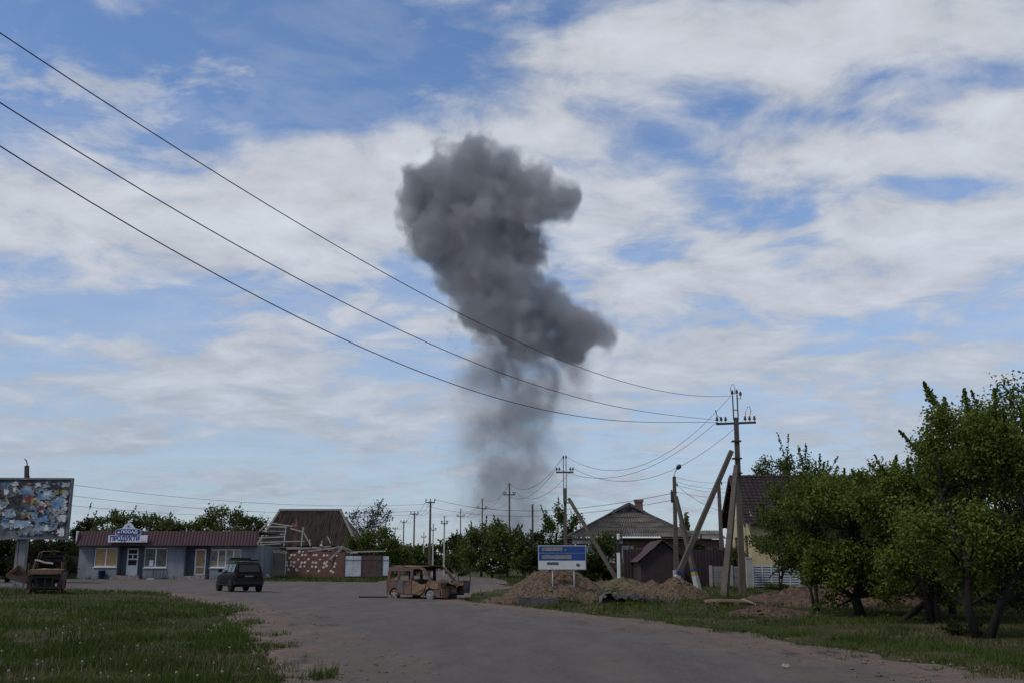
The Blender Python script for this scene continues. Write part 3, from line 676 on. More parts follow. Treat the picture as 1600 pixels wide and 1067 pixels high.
    lath = M('pale_lath', (.34, .32, .29), .9, .3, 3, stretch=(1, 1, 4))
    bars = [((401, 833), (416, 816.5), .14), ((417, 816), (456, 822), .13), ((412, 822), (447, 823), .10), ((404, 833.5), (446, 834.5), .13), ((404, 840), (445, 838), .16), ((404, 847), (476, 845), .12), ((402, 854), (505, 856), .16),
            ((446, 820), (444, 853), .18), ((416, 822), (416, 840), .10), ((452, 825), (474, 831), .16), ((473, 823), (471, 853), .20), ((404, 851), (440, 849), .2), ((408, 829), (447, 829.5), .07), ((474, 832), (486, 852), .12), ((484, 842), (485, 853), .14), ((503, 844), (501, 854), .16), ((511, 838), (517, 848), .08)]
    for i, (a, c, wd) in enumerate(bars):
        y = Yf - .3 - .07 * (i % 3)
        loc(MB().bar((fx(a[0]), y, fz(a[1])), (fx(c[0]), y, fz(c[1])), wd * 1.5, .08), 'lath', lath, fr)
    loc(MB().panel([(fx(405), fz(853)), (fx(405), fz(842)), (fx(440), fz(839)), (fx(444), fz(848)), (fx(444), fz(853))], [], .05, lambda u, v, q: (u, Yf - .12 + q, v)), 'board_panel', M('grey_board', (.22, .21, .20), .9, .2, 2, stretch=(1, 1, 5)), fr)
    ch = loc(MB().box(fx(454), fx(461), Yf - .1, Yf + .5, fz(855), fz(817)).box(fx(452.5), fx(462.5), Yf - .16, Yf + .56, fz(823), fz(820)).box(fx(459), fx(461), Yf, Yf + .3, fz(817), fz(810)), 'chimney', brick_mat('chimney_brick', (.19, .07, .055), (.14, .055, .045), (.13, .11, .1), 3.4), fr)
    # the big roof behind
    Yb = 90.0
    def bx(px): return X(px, Yb)
    def bz(py): return Z(py, Yb)
    bz0 = G(bx(490), Yb)
    h = thing('farmhouse', 'brick house under a big hipped roof of brown corrugated sheets behind the ruin', 'house', (bx(490), Yb, bz0))
    rs = M('brown_corrugated', (.10, .072, .055), .9, .3, 1.4, c2=(.18, .14, .115), stretch=(4, .4, .4))
    ze = Z(852, Yb); zr = Z(797, Yb + 4.5)
    xl, xr = bx(400), bx(556); rl, rr = X(434, Yb + 4.5), X(529, Yb + 4.5)
    n = 52; V = []; F = []
    for j in (0, 1):
        for i in range(n * 4 + 1):
            t_ = i / (n * 4); ph = (i % 4) / 4 * 2 * math.pi
            if j == 0: p = Vector((xl + (xr - xl) * t_, Yb, ze))
            else:
                xx = xl + (xr - xl) * t_; k = 1.0
                if xx < rl: k = (xx - xl) / (rl - xl)
                if xx > rr: k = (xr - xx) / (xr - rr)
                if xx > rr and k < .55: k = .55 * 1.0 if False else k
                p = Vector((xx, Yb + 4.5 * k, ze + (zr - ze) * k))
            V.append(p + Vector((0, -.10 * math.sin(ph), .06 * math.sin(ph))))
    mcount = n * 4 + 1
    for i in range(mcount - 1): F.append((i, i + 1, i + 1 + mcount, i + mcount))
    loc(MB().add(V, F), 'roof', rs, h)
    loc(MB().add([(xl, Yb, ze), (rl, Yb + 4.5, zr), (xl, Yb + 9, ze)], [(0, 1, 2)]).add([(xr, Yb, ze), (rr, Yb + 4.5, zr), (xr, Yb + 9, ze)], [(0, 1, 2)]).add([(xl, Yb + 9, ze), (rl, Yb + 4.5, zr), (rr, Yb + 4.5, zr), (xr, Yb + 9, ze)], [(0, 1, 2, 3)]), 'roof_back', rs, h)
    tr = M('roof_ridge_pale', (.155, .132, .112), .9, .2)
    loc(MB().bar((rl - .1, Yb + 4.45, zr + .08), (rr + .1, Yb + 4.45, zr + .08), .25, .12), 'ridge_cap', tr, h)
    loc(MB().bar((rr, Yb + 4.45, zr + .08), (xr, Yb, ze + .08), .2, .1), 'hip_cap', tr, h)
    loc(MB().bar((rl, Yb + 4.45, zr + .08), (xl, Yb, ze + .08), .2, .1), 'hip_cap', tr, h)
    loc(MB().box(xl + .4, xr - .4, Yb + .4, Yb + 8.6, bz0 - .3, ze), 'wall', BR, h)
    # metal gate and fence panels
    wt = M('weathered_white_metal', (.36, .39, .43), .6, .2, 1.5); br = M('brown_metal_gate', (.070, .042, .042), .6, .25, 2)
    for k, (a, c, y0_, y1_, mat, nm, lab) in enumerate([(540.5, 565.5, 868, 897.5, wt, 'gate_leaf', 'wide pale sheet-metal gate leaf beside the brick wall'), (566.5, 597, 867.5, 898, br, 'gate_leaf', 'brown sheet-metal gate between two pale gate leaves'), (599, 608.5, 868.5, 896, wt, 'gate_leaf', 'narrow pale sheet-metal gate leaf at the end of the brown gate')]):
        g = thing(nm, lab, 'gate', (ux(a), Yw - .4, uz(y1_) - .12), 0, 'metal gates by the brick wall')
        W_, H_ = ux(c) - ux(a), uz(y0_) - uz(y1_) + .12; np_ = max(1, round(W_ / .65)); pw = W_ / np_
        for i in range(np_): MB().corr((i * pw + .01, 0, 0), (pw - .02, 0, 0), (0, 0, H_), .14, .012, (0, -1, 0)).build('panel', mat, g)
        for q in (.78, .2): MB().box(0, W_, .02, .06, H_ * q, H_ * (q + .04)).build('rail', mat, g)
        MB().box(0, W_, -.035, -.018, H_ * .79, H_ * .81).build('rail', DARKMETAL, g)
        MB().box(-.06, 0, -.03, .07, -.1, H_ + .05).build('post', DARKMETAL, g)
    tag(MB().bar((ux(538), Yw + .6, uz(862)), (ux(600), Yw + .9, uz(860)), .25, .1).bar((ux(545), Yw + .5, uz(864)), (ux(557), Yw + .5, uz(862.5)), .12, .1).build('gate_beam', WOOD), 'dark timber beam laid behind the tops of the metal gates', 'beam')
    # pale sheet lying by the black car
    V = []
    n = 14
    P = np.zeros((n, n, 3))
    for i in range(n):
        for j in range(n):
            u, v = i / (n - 1), j / (n - 1); P[i, j] = (ux(408) + u * 1.15, 80.0 + v * 1.0, 0)
            P[i, j, 2] = G(ux(415), 80) + .08 + .32 * math.sin(math.pi * u) ** .6 * math.sin(math.pi * v) ** .6 + .05 * math.sin(9 * u + 3 * v)
    P[[0, -1], :, 2] -= .2; P[:, [0, -1], 2] -= .2
    tag(grid_mesh('plastic_sheet', P, M('pale_plastic', (.26, .33, .32), .4, .2)), 'crumpled pale green plastic sheet in the grass behind the black car', 'plastic sheet')
build_ruin()
# ------------------------------------------------------------------ house with dark tiles (right)
def build_tile_house():
    x0 = X(1174, 61.5, 812); L_ = 11.5; ya, yb = 61.5, 68.5; ym = 65.0
    zr = Z(745, ym); ze = Z(812, ya); g0 = G(x0 + 3, 64) - .2
    h = thing('tiled_house', 'yellow gabled house with dark brown tiled roof half hidden by trees', 'house', (x0, ym, g0))
    yellow = M('yellow_render', (.42, .35, .20), .9, .12, 2)
    hw = 3.5; zr -= g0; ze -= g0
    sl = (zr - ze) / hw
    zw = ze + .3
    fn = lambda u, v, t: (t, u, v)
    wins = [[(-2.3, 1.9), (-1.5, 1.9), (-1.5, 3.2), (-2.3, 3.2)], [(.5, 1.9), (1.5, 1.9), (1.5, 3.2), (.5, 3.2)]]
    MB().panel([(-hw + .35, 0), (hw - .35, 0), (hw - .35, zw), (-hw + .35, zw)], wins, .3, fn).build('wall', yellow, h)
    for wv in wins:
        f = MB().panel(wv, [[(wv[0][0] + .08, wv[0][1] + .08), (wv[1][0] - .08, wv[1][1] + .08), (wv[2][0] - .08, wv[2][1] - .08), (wv[3][0] + .08, wv[3][1] - .08)]], .06, lambda u, v, t: (t + .08, u, v)).build('window', M('window_frame_brown', (.10, .06, .045)), h)
        MB().box(.1, .12, wv[0][0] + .08, wv[1][0] - .08, wv[0][1] + .08, wv[2][1] - .08).build('pane', GLASS, f)
    MB().panel([(-hw + .35, zw), (hw - .35, zw), (0, zr - .12)], [], .22, lambda u, v, t: (t + .02, u, v)).build('gable', M('white_gable', (.50, .47, .38), .9, .1), h)
    MB().box(.3, L_, -hw + .35, -hw + .6, 0, zw).box(.3, L_, hw - .6, hw - .35, 0, zw).box(L_ - .3, L_, -hw + .6, hw - .6, 0, zw).build('wall', yellow, h)
    tile = M('dark_brown_tile', (.026, .017, .018), .85, .35, 2.5)
    rows = 15
    for sg in (-1, 1):
        MB().corr((-.45, sg * (hw + .35), ze - .35 * sl), (L_ + .7, 0, 0), (0, -sg * (hw + .35), zr - ze + .35 * sl), .30, .03, (0, sg * sl, 1), rows=rows, step=.06).build('roof_slope', tile, h)
        MB().bar((-.48, sg * (hw + .36), ze - .38 * sl - .06), (-.48, 0, zr - .06), .06, .2).build('bargeboard', M('bargeboard_dark', (.045, .03, .03)), h)
    MB().tube([(-.45, 0, zr + .03), (L_ + .25, 0, zr + .03)], .11, 8).build('ridge_cap', tile, h)
build_tile_house()
# ------------------------------------------------------------------ white panel fence and concrete fence, brown fence, shed
def build_fences():
    Yf = 58.0
    conc = M('fence_concrete', (.27, .26, .25), .9, .15, 2); wh = M('fence_white', (.37, .39, .42), .8, .1, 2)
    a, b = X(1176, Yf), X(1262, Yf); g = min(G(a, Yf), G(b, Yf)) - .1; zt = Z(882, Yf)
    f = thing('white_slat_fence', 'white fence of grooved panels by the yellow house', 'fence', (a, Yf, g))
    n = 6; pw = (b - a) / n; H = zt - g
    for i in range(n):
        m = MB(); k = 10; hs = H / k
        for j in range(k): m.box(i * pw + .03, (i + 1) * pw - .03, 0, .035, j * hs + .028, (j + 1) * hs - .028)
        m.build('panel', wh, f); MB().box(i * pw + .035, (i + 1) * pw - .035, .04, .05, 0, H - .02).build('backing', M('fence_backing', (.10, .10, .10), .9), f)
        MB().box(i * pw - .03, i * pw + .03, -.02, .06, 0, H + .03).build('post', wh, f)
    a2, b2 = X(1110, 59), X(1174, 59); g2 = G(a2, 59) - .1
    f2 = thing('concrete_fence', 'grey concrete panel fence between the brown fence and the white fence', 'fence', (a2, 59, g2))
    H2 = Z(884, 59) - g2; n = 2; pw = (b2 - a2) / n
    for i in range(n):
        for j in range(4): MB().box(i * pw + .08, (i + 1) * pw - .08, 0, .06, j * H2 / 4 + .01, (j + 1) * H2 / 4 - .01).build('slab', M('fence_concrete_dark', (.16, .155, .15), .9, .2, 2), f2)
    for i in range(n + 1): MB().box(i * pw - .08, i * pw + .08, -.05, .11, 0, H2 + .05).build('post', conc, f2)
    gp_ = thing('gate_pillar', 'pale concrete post at the end of the white fence', 'post', (X(1170, 57.4), 57.4, G(X(1170, 57.4), 57.4)))
    MB().box(-.16, .16, -.16, .16, -.2, 1.62).build('shaft', conc, gp_); MB().box(-.19, .19, -.19, .19, 1.62, 1.68).build('cap', conc, gp_)
    # brown corrugated fence
    br = M('brown_fence_sheet', (.030, .017, .018), .6, .25, 1.5)
    Yb = 61.0; a, b = X(975, Yb), X(1148, Yb); g = G(X(1050, Yb), Yb) - .25; H = Z(858, Yb) - g
    f3 = thing('brown_sheet_fence', 'dark brown corrugated sheet fence behind the earth mounds', 'fence', (a, Yb, g))
    n = 7; pw = (b - a) / n
    for i in range(n):
        MB().corr((i * pw + .01, 0, 0), (pw - .02, 0, 0), (0, 0, H), .18, .02, (0, -1, 0)).build('sheet', br, f3)
        MB().box(i * pw - .03, i * pw + .03, .03, .09, 0, H).build('post', DARKMETAL, f3)
    MB().box(0, b - a, .03, .07, H * .8, H * .84).build('rail', DARKMETAL, f3)
    # small shed with brown roof
    Ys = 57.5; ax = X(1034, Ys, 843); az = Z(843, Ys); ez = Z(874, Ys); hw = X(1034, Ys) - X(997, Ys); dp = 4.6; g = G(ax, Ys) - .2
    s = thing('brown_shed', 'small dark brown shed with steep sheet roof in front of the brown fence', 'shed', (ax, Ys, g))
    az -= g; ez -= g
    wl = M('brown_shed_wall', (.032, .020, .020), .7, .2); rf = M('brown_shed_roof', (.052, .027, .025), .6, .3, 1.5)
    MB().panel([(-hw + .1, 0), (hw - .1, 0), (hw - .1, ez + .05), (0, az - .1), (-hw + .1, ez + .05)], [], .08, lambda u, v, t: (u, t, v)).build('gable_wall', wl, s)
    MB().box(-hw + .1, -hw + .18, .08, dp, 0, ez).box(hw - .18, hw - .1, .08, dp, 0, ez).box(-hw + .18, hw - .18, dp - .08, dp, 0, ez).build('wall', wl, s)
    for sg in (-1, 1):
        MB().corr((sg * (hw + .12), -.25, ez - .12), (0, dp + .4, 0), (-sg * (hw + .12), 0, az - ez + .12), .2, .015, (sg, 0, 1)).build('roof_slope', rf, s)
build_fences()
# ------------------------------------------------------------------ middle house with slate hip roof
def build_mid_house():
    Y0 = 72.0; g = G(X(985, Y0), Y0) - .2
    cx = X(985, Y0); h = thing('slate_roof_house', 'red brick house with grey slate hipped roof and brick chimney', 'house', (cx, Y0, g))
    def lx(px, Y=Y0): return X(px, Y) - cx
    ze = Z(839, Y0) - g; zg = Z(801, Y0 + 2.2) - g; za = Z(787, Y0 + 2.2) - g
    slate = M('asbestos_slate', (.088, .079, .070), .9, .3, 1.0, c2=(.135, .122, .110), stretch=(1, 1, 2.5))
    xl, xr = lx(885), lx(1092); gl, gr = lx(958, Y0 + 2.2), lx(1010, Y0 + 2.2); D = 13.0
    ax = lx(985, Y0 + 2.2)
    n = 60; rows = 5; m = MB()
    # front hip face, corrugated in courses
    for r in range(rows):
        k0, k1 = r / rows, (r + 1) / rows
        V = []; F = []
        for k, st in ((k0, .05), (min(1, k1 + (.08 if r < rows - 1 else 0)), 0)):
            a = xl + (gl - xl) * k; b = xr + (gr - xr) * k
            for i in range(n * 4 + 1):
                t = i / (n * 4); xx = a + (b - a) * t; ph = xx / .17 * 2 * math.pi
                V.append((xx, 2.2 * k - .02 * math.sin(ph), ze + (zg - ze) * k + .03 * math.sin(ph) + st))
        c = n * 4 + 1
        for i in range(c - 1): F.append((i, i + 1, i + 1 + c, i + c))
        m.add(V, F)
    m.build('roof_front', slate, h)
    # side slopes run back to the far end
    for sg, e, gx in ((-1, xl, gl), (1, xr, gr)):
        m = MB(); rows_ = 26
        V = []; F = []
        for i in range(rows_ * 4 + 1):
            t = i / (rows_ * 4); y = D * t; w_ = .03 * math.sin(t * rows_ * 2 * math.pi)
            kf = min(1, y / 2.2)
            lo = (e, y, ze + w_)
            if y < 2.2: hi = (e + (gx - e) * kf, y, ze + (zg - ze) * kf + w_)
            else: hi = (ax, y, za + w_)
            V += [lo, hi]
        for i in range(rows_ * 4): F.append((2 * i, 2 * i + 1, 2 * i + 3, 2 * i + 2))
        m.add(V, F).build('roof_side', slate, h)
    MB().panel([(gl - .02, zg), (gr + .02, zg), (ax, za - .03)], [[(ax - .2, zg + .12), (ax + .2, zg + .12), (ax + .2, zg + .38), (ax - .2, zg + .38)]], .08, lambda u, v, t: (u, 2.25 + t, v)).build('gablet', M('gablet_boards', (.075, .075, .085), .8, .2, 2, stretch=(6, 1, 1)), h)
    MB().box(ax - .2, ax + .2, 2.3, 2.32, zg + .12, zg + .38).build('vent_opening', DARKMETAL, h)
    cap = M('roof_cap_dark', (.10, .095, .095))
    MB().bar((gl - .1, 2.1, zg), (ax, 2.1, za + .04), .1, .16).bar((gr + .1, 2.1, zg), (ax, 2.1, za + .04), .1, .16).build('bargeboard', cap, h)
    MB().bar((ax, 2.1, za + .04), (ax, D, za + .04), .25, .1).build('ridge_cap', cap, h)
    MB().bar((xl, 0, ze + .06), (gl, 2.15, zg + .06), .16, .08).build('hip_cap', slate, h); MB().bar((xr, 0, ze + .06), (gr, 2.15, zg + .06), .16, .08).build('hip_cap', slate, h)
    BR = brick_mat('house_brick', (.115, .050, .038), (.09, .040, .032), (.10, .085, .075), 3.6)
    wh = M('house_white', (.52, .53, .55), .8, .15, 2)
    wx0, wx1 = xl + .5, xr - .5
    wins = [(lx(908), lx(930)), (lx(940), lx(962)), (lx(973), lx(992)), (lx(1020), lx(1040))]
    hz0, hz1 = ze - 1.75, ze - .55
    MB().panel([(wx0, 0), (wx1, 0), (wx1, ze - .02), (wx0, ze - .02)], [[(a, hz0), (b, hz0), (b, hz1), (a, hz1)] for a, b in wins], .35, lambda u, v, t: (u, .5 + t, v)).build('wall', BR, h)
    for a, b in wins:
        f = MB().panel([(a, hz0), (b, hz0), (b, hz1), (a, hz1)], [[(a + .09, hz0 + .09), ((a + b) / 2 - .04, hz0 + .09), ((a + b) / 2 - .04, hz1 - .09), (a + .09, hz1 - .09)], [((a + b) / 2 + .04, hz0 + .09), (b - .09, hz0 + .09), (b - .09, hz1 - .09), ((a + b) / 2 + .04, hz1 - .09)]], .08, lambda u, v, t: (u, .55 + t, v)).build('window', wh, h)
        MB().box(a + .05, b - .05, .59, .6, hz0 + .05, hz1 - .05).build('pane', M('curtained_pane', (.33, .35, .37), .3, .2), f)
    MB().box(wx0 - .02, lx(975), .44, .5, ze - .42, ze - .02).build('white_frieze', wh, h)
    MB().box(wx0, wx0 + .3, .85, D - .5, 0, ze).box(wx1 - .3, wx1, .85, D - .5, 0, ze).box(wx0 + .3, wx1 - .3, D - .8, D - .5, 0, ze).build('wall', BR, h)
    MB().box(xl + .1, xr - .1, .02, .5, ze - .08, ze - .03).build('soffit', cap, h)
    cy_ = 4.5; c0 = lx(1000.5, Y0 + cy_)
    zt = Z(780, Y0 + cy_) - g
    ch = MB().box(c0 - .28, c0 + .28, cy_ - .28, cy_ + .28, ze + .8, zt - .18).box(c0 - .34, c0 + .34, cy_ - .34, cy_ + .34, zt - .18, zt).build('chimney', brick_mat('chimney_brick_b', (.20, .085, .06), (.15, .065, .05), (.14, .12, .1), 3.6), h)
    MB().box(c0 - .62, c0 - .3, cy_ - .25, cy_ + .25, ze + .8, zt - .42).build('flue', BR, ch)
    # low annexe on the right
    Ya = 78.0; ax0, ax1 = X(1050, Ya), X(1138, Ya); ga = G(ax0, Ya) - .2
    a = thing('low_annexe', 'low outbuilding with shallow slate roof behind the lamp pole', 'outbuilding', (ax0, Ya, ga))
    W = ax1 - ax0; zb, zt = Z(842, Ya) - ga, Z(828, Ya + 3) - ga
    MB().box(.2, W - .2, .3, 6, 0, zb).build('wall', BR, a)
    MB().corr((0, 0, zb), (W, 0, 0), (0, 3.2, zt - zb), .2, .03, (0, -1, 2), rows=2, step=.04).build('roof_front', slate, a)
    MB().corr((0, 6.4, zb), (W, 0, 0), (0, -3.2, zt - zb), .2, .03, (0, 1, 2), rows=2, step=.04).build('roof_back', slate, a)
build_mid_house()
# ------------------------------------------------------------------ direction sign with painted-over names
def build_sign():
    Y0 = 49.5; a, b = X(841, Y0, 870), X(915.5, Y0, 870); zt, zb = Z(851.5, Y0), Z(889.5, Y0); W, H = b - a, zt - zb
    base = .3
    s = thing('direction_sign', 'blue and white road sign with painted-over place names above the earth mound', 'road sign', (a, Y0, base))
    zb -= base; zt -= base
    bl = M('road_sign_blue', (.018, .055, .20), .45, .1, 3); wh = M('road_sign_white', (.50, .51, .52), .5, .08); gr = M('overpaint_grey', (.17, .19, .20), .7, .25, 9, c2=(.23, .245, .235)); dg = M('overpaint_dark', (.075, .08, .09), .7, .2)
    z1 = zb + H * .37; z2 = zb + H * .685
    MB().box(0, W, .02, .05, zb, zt).build('back_plate', wh, s)
    MB().box(.03, W - .03, .008, .02, z1 + .01, z2 - .012).build('blue_panel', bl, s); MB().box(.03, W - .03, .008, .02, z2 + .012, zt - .03).build('blue_panel', bl, s)
    MB().box(.03, W - .03, .008, .02, zb + .02, z1 - .005).build('white_panel', wh, s)
    rn = random.Random(4)
    def smear(x0, x1, zc, hh, mat, name='overpainted_name'):
        n = 16; P = []
        for i in range(n + 1): P.append((x0 + (x1 - x0) * i / n, zc - hh * rn.uniform(.75, 1.05)))
        for i in range(n + 1)[::-1]: P.append((x0 + (x1 - x0) * i / n, zc + hh * rn.uniform(.75, 1.1)))
        MB().panel(P, [], .006, lambda u, v, t: (u, .001 + t, v)).build(name, mat, s)
    smear(.19, .33, z2 + H * .155, .09, gr); smear(.31, 1.18, z2 + H * .165, .10, gr); smear(.19, 1.62, z1 + H * .155, .10, gr)
    smear(.42, .98, z1 - H * .115, .075, dg)
    MB().panel([(1.26, z2 + .13), (1.33, z2 + .1), (1.40, z2 + .17), (1.33, z2 + .19)], [], .006, lambda u, v, t: (u, .001 + t, v)).build('paint_spot', gr, s)
    MB().panel([(1.82, z1 - .2), (1.86, z1 - .26), (1.95, z1 - .29), (2.05, z1 - .21), (1.95, z1 - .12), (1.86, z1 - .14)], [], .006, lambda u, v, t: (u, .001 + t, v)).build('arrow_patch', dg, s)
    MB().box(.64, .68, .001, .007, zb + .07, zb + .11).build('paint_spot', dg, s)
    pm = M('sign_post_white', (.45, .45, .46), .6, .15)
    for px in (863.5, 897): MB().tube([(X(px, Y0) - a, .09, -.3), (X(px, Y0) - a, .09, zt - .1)], .032, 8).build('post', pm, s)
    for z in (zb + .15, zt - .15): MB().box(.1, W - .1, .05, .08, z, z + .05).build('rail', pm, s)
build_sign()
# ------------------------------------------------------------------ poles, insulators, wires
INS = M('insulator_brown', (.035, .025, .025), .3, .2); RODG = M('rod_green', (.06, .085, .05), .6, .2); STEEL = M('galvanised', (.12, .12, .125), .6, .2)
_ins = {}
def insulator(parent, p, k=1.0, name='insulator'):
    if 'm' not in _ins:
        o = MB().lathe([(.012, -.10), (.012, 0), (.055, .0), (.06, .03), (.035, .05), (.05, .06), (.05, .09), (.03, .10), (.035, .13), (.02, .15)], 10).build(name, INS, parent); _ins['m'] = o.data
    else:
        o = bpy.data.objects.new(name, _ins['m']); col.objects.link(o); o.parent = parent
    o.location = p; o.scale = (k, k, k); return o
def wire(label, pts, r=.011, group=None):
    tag(MB().tube(pts, r, 4, cap=False).build('power_wire', WIRE), label, 'wire', group)
def sag(a, b, s, n=14):
    a, b = Vector(a), Vector(b)
    return [a.lerp(b, i / n) - Vector((0, 0, s * 4 * (i / n) * (1 - i / n))) for i in range(n + 1)]
# --- main pole on the right: straight shaft, two raking struts, cross-arm
def build_main_pole():
    Y0 = 50.0; bx = X(1160, Y0, 925); base = Vector((bx, Y0, G(bx, Y0) - .3))
    t = thing('braced_power_pole', 'tall concrete power pole with two raking struts and a wide insulator cross-arm', 'power pole', base)
    L = lambda px, py, dy=0: at(px, py, Y0 + dy) - base
    top = L(1150, 652)
    MB().bar(Vector((0, 0, 0)), top, .30, .30, w2=.20, h2=.20).build('shaft', CONC, t)
    MB().bar(L(1055, 908, -.9), L(1143, 704, -.28), .235, .235, w2=.20, h2=.20).build('strut', CONC, t)
    MB().bar(L(1131, 938, -2.6), L(1150.5, 727, -.27), .30, .30, w2=.20, h2=.20).build('strut', CONC, t)
    for py in (689, 716, 739): MB().box(-.22, .22, -.20, .2, -.03, .03).build('clamp', DARKMETAL, t, loc=L(1149 + (py - 652) * .036, py, 0) - Vector((.0, 0, 0)))
    # white painted foot with blue band on the strut
    a, b = L(1055, 908, -.9), L(1143, 704, -.28)
    MB().bar(a.lerp(b, .0), a.lerp(b, .045), .243, .243).build('white_foot', M('lime_paint', (.33, .32, .30), .9, .2, 4), t)
    MB().bar(a.lerp(b, .052), a.lerp(b, .075), .242, .242).build('blue_band', M('band_blue', (.02, .035, .15), .7), t)
    arm0, arm1 = L(1119, 662), L(1181, 659.5)
    MB().bar(arm0, arm1, .10, .10).build('crossarm', DARKMETAL, t)
    rods = [(1144.5, 617), (1151.5, 616)]
    for px, py in rods: MB().bar(L(px + 2, 656, -.08), L(px, py, -.08), .07, .05).build('top_rod', DARKMETAL, t)
    MB().bar(L(1146, 640, -.08), L(1153, 640, -.08), .04).build('rod_tie', DARKMETAL, t)
    for px, py in [(1120.5, 661), (1127, 661), (1134, 661), (1164.5, 660), (1171.5, 660), (1179, 659.5)]: insulator(t, L(px, py) + Vector((0, 0, .14)), 1.35)
    for px, py in [(1144.3, 617), (1151.3, 616), (1157, 619)]: insulator(t, L(px, py, -.08) + Vector((0, 0, .06)), 1.35)
    MB().bar(L(1151.5, 623, -.08), L(1158, 622, -.08), .03).build('side_peg', DARKMETAL, t)
    def loop(pts, nm='jumper_wire'):
        MB().tube([L(*p, -.05) for p in pts], .014, 4).build(nm, WIRE, t)
    loop([(1143, 616), (1141, 606), (1143, 601), (1146, 600), (1148, 604), (1148, 616)])
    loop([(1165, 655), (1165, 644), (1168, 636), (1171, 634.5), (1173, 641), (1171, 655)])
    loop([(1121, 655), (1119, 642), (1117, 640), (1120, 648), (1128, 655)])
    return Y0
build_main_pole()
# the three overhead conductors that cross the sky to the next pole beyond the camera
def conductor(px_pts, ax, label):
    """px_pts: photo points from the pole outwards; wire lies in a vertical plane through the pole and a pole behind the viewer"""
    Y1 = 50.0
    p1 = at(*px_pts[0], Y1); xL = X(0, 11.0, px_pts[-1][1])
    tt = []; zz = []
    dx = (xL - p1.x); dy = (11.0 - Y1)
    for px, py in px_pts:
        d = ray(px, py)     # d0*Y = p1.x + dx*t, Y = Y1 + dy*t
        t = (d[0] * Y1 - p1.x) / (dx - d[0] * dy); Y = Y1 + dy * t; tt.append(t); zz.append(CAMH + d[2] * Y)
    k = np.polyfit(tt, zz, 2)
    k0 = np.polyfit(tt[1:], (np.array(zz[1:]) - zz[0]) / np.array(tt[1:]), 2)
    pts = []
    for i in range(61):
        t = i / 60 * 1.35; z = zz[0] + k0[2] * t + k0[1] * t * t + k0[0] * t ** 3
        pts.append((p1.x + dx * t, Y1 + dy * t, z))
    wire(label, pts, .0095, 'overhead conductors')
conductor([(1143, 618), (1010, 606), (910, 574), (700, 480), (480, 362), (285, 238), (140, 143), (0, 49)], 0, 'uppermost of the three long wires crossing the sky to the braced pole')
conductor([(1120, 656), (1000, 642), (900, 618), (700, 551), (600, 506), (400, 400), (200, 283), (0, 160)], 0, 'middle of the three long wires crossing the sky to the braced pole')
conductor([(1124, 660), (1000, 659), (900, 648), (700, 598), (600, 560), (400, 461), (200, 349), (0, 230)], 0, 'lowest of the three long wires crossing the sky to the braced pole')
# --- lamp pole with strut
def build_lamp_pole():
    Y0 = 56.0; bx = X(1057, Y0, 910); base = Vector((bx, Y0, G(bx, Y0) - .3)); L = lambda px, py, dy=0: at(px, py, Y0 + dy) - base
    t = thing('lamp_pole', 'concrete street lamp pole with one raking strut in front of the brown fence', 'lamp pole', base)
    MB().bar((0, 0, 0), L(1053.5, 744), .26, .26, w2=.17, h2=.17).build('shaft', CONC, t)
    MB().bar(L(1092, 925, -1.2), L(1056, 775, -.2), .25, .25, w2=.16, h2=.16).build('strut', CONC, t)
    a, b = L(1092, 925, -1.2), L(1056, 775, -.2)
    MB().bar(a, a.lerp(b, .17), .26, .26).build('white_foot', M('lime_paint', (.33, .32, .30)), t)
    MB().bar(a.lerp(b, .175), a.lerp(b, .205), .256, .256).build('yellow_band', M('band_yellow', (.33, .24, .02), .7), t)
    MB().bar(a.lerp(b, .205), a.lerp(b, .235), .256, .256).build('blue_band', M('band_blue', (.02, .035, .15), .7), t)
    MB().bar(L(1056.2, 903), L(1055.5, 890), .27, .27).build('white_foot', M('lime_paint', (.33, .32, .30)), t)
    MB().tube([L(1053.5, 750), L(1053.5, 742), L(1055, 736), L(1059, 731)], .03, 6).build('lamp_arm', STEEL, t)
    hd = MB().tube([L(1057.5, 732.5), L(1059, 730.5), L(1062, 727.5), L(1064, 725.8)], [.05, .12, .13, .03], 8).build('lamp_head', DARKMETAL, t)
    MB().bar(L(1050, 769), L(1058, 769), .05).build('bracket', DARKMETAL, t); MB().box(-.06, .06, -.1, .1, -.3, .3).build('fuse_box', DARKMETAL, t, loc=L(1050, 776))
    for px, py in [(1049.5, 768), (1050.5, 781), (1058, 758)]: insulator(t, L(px, py), .9)
build_lamp_pole()
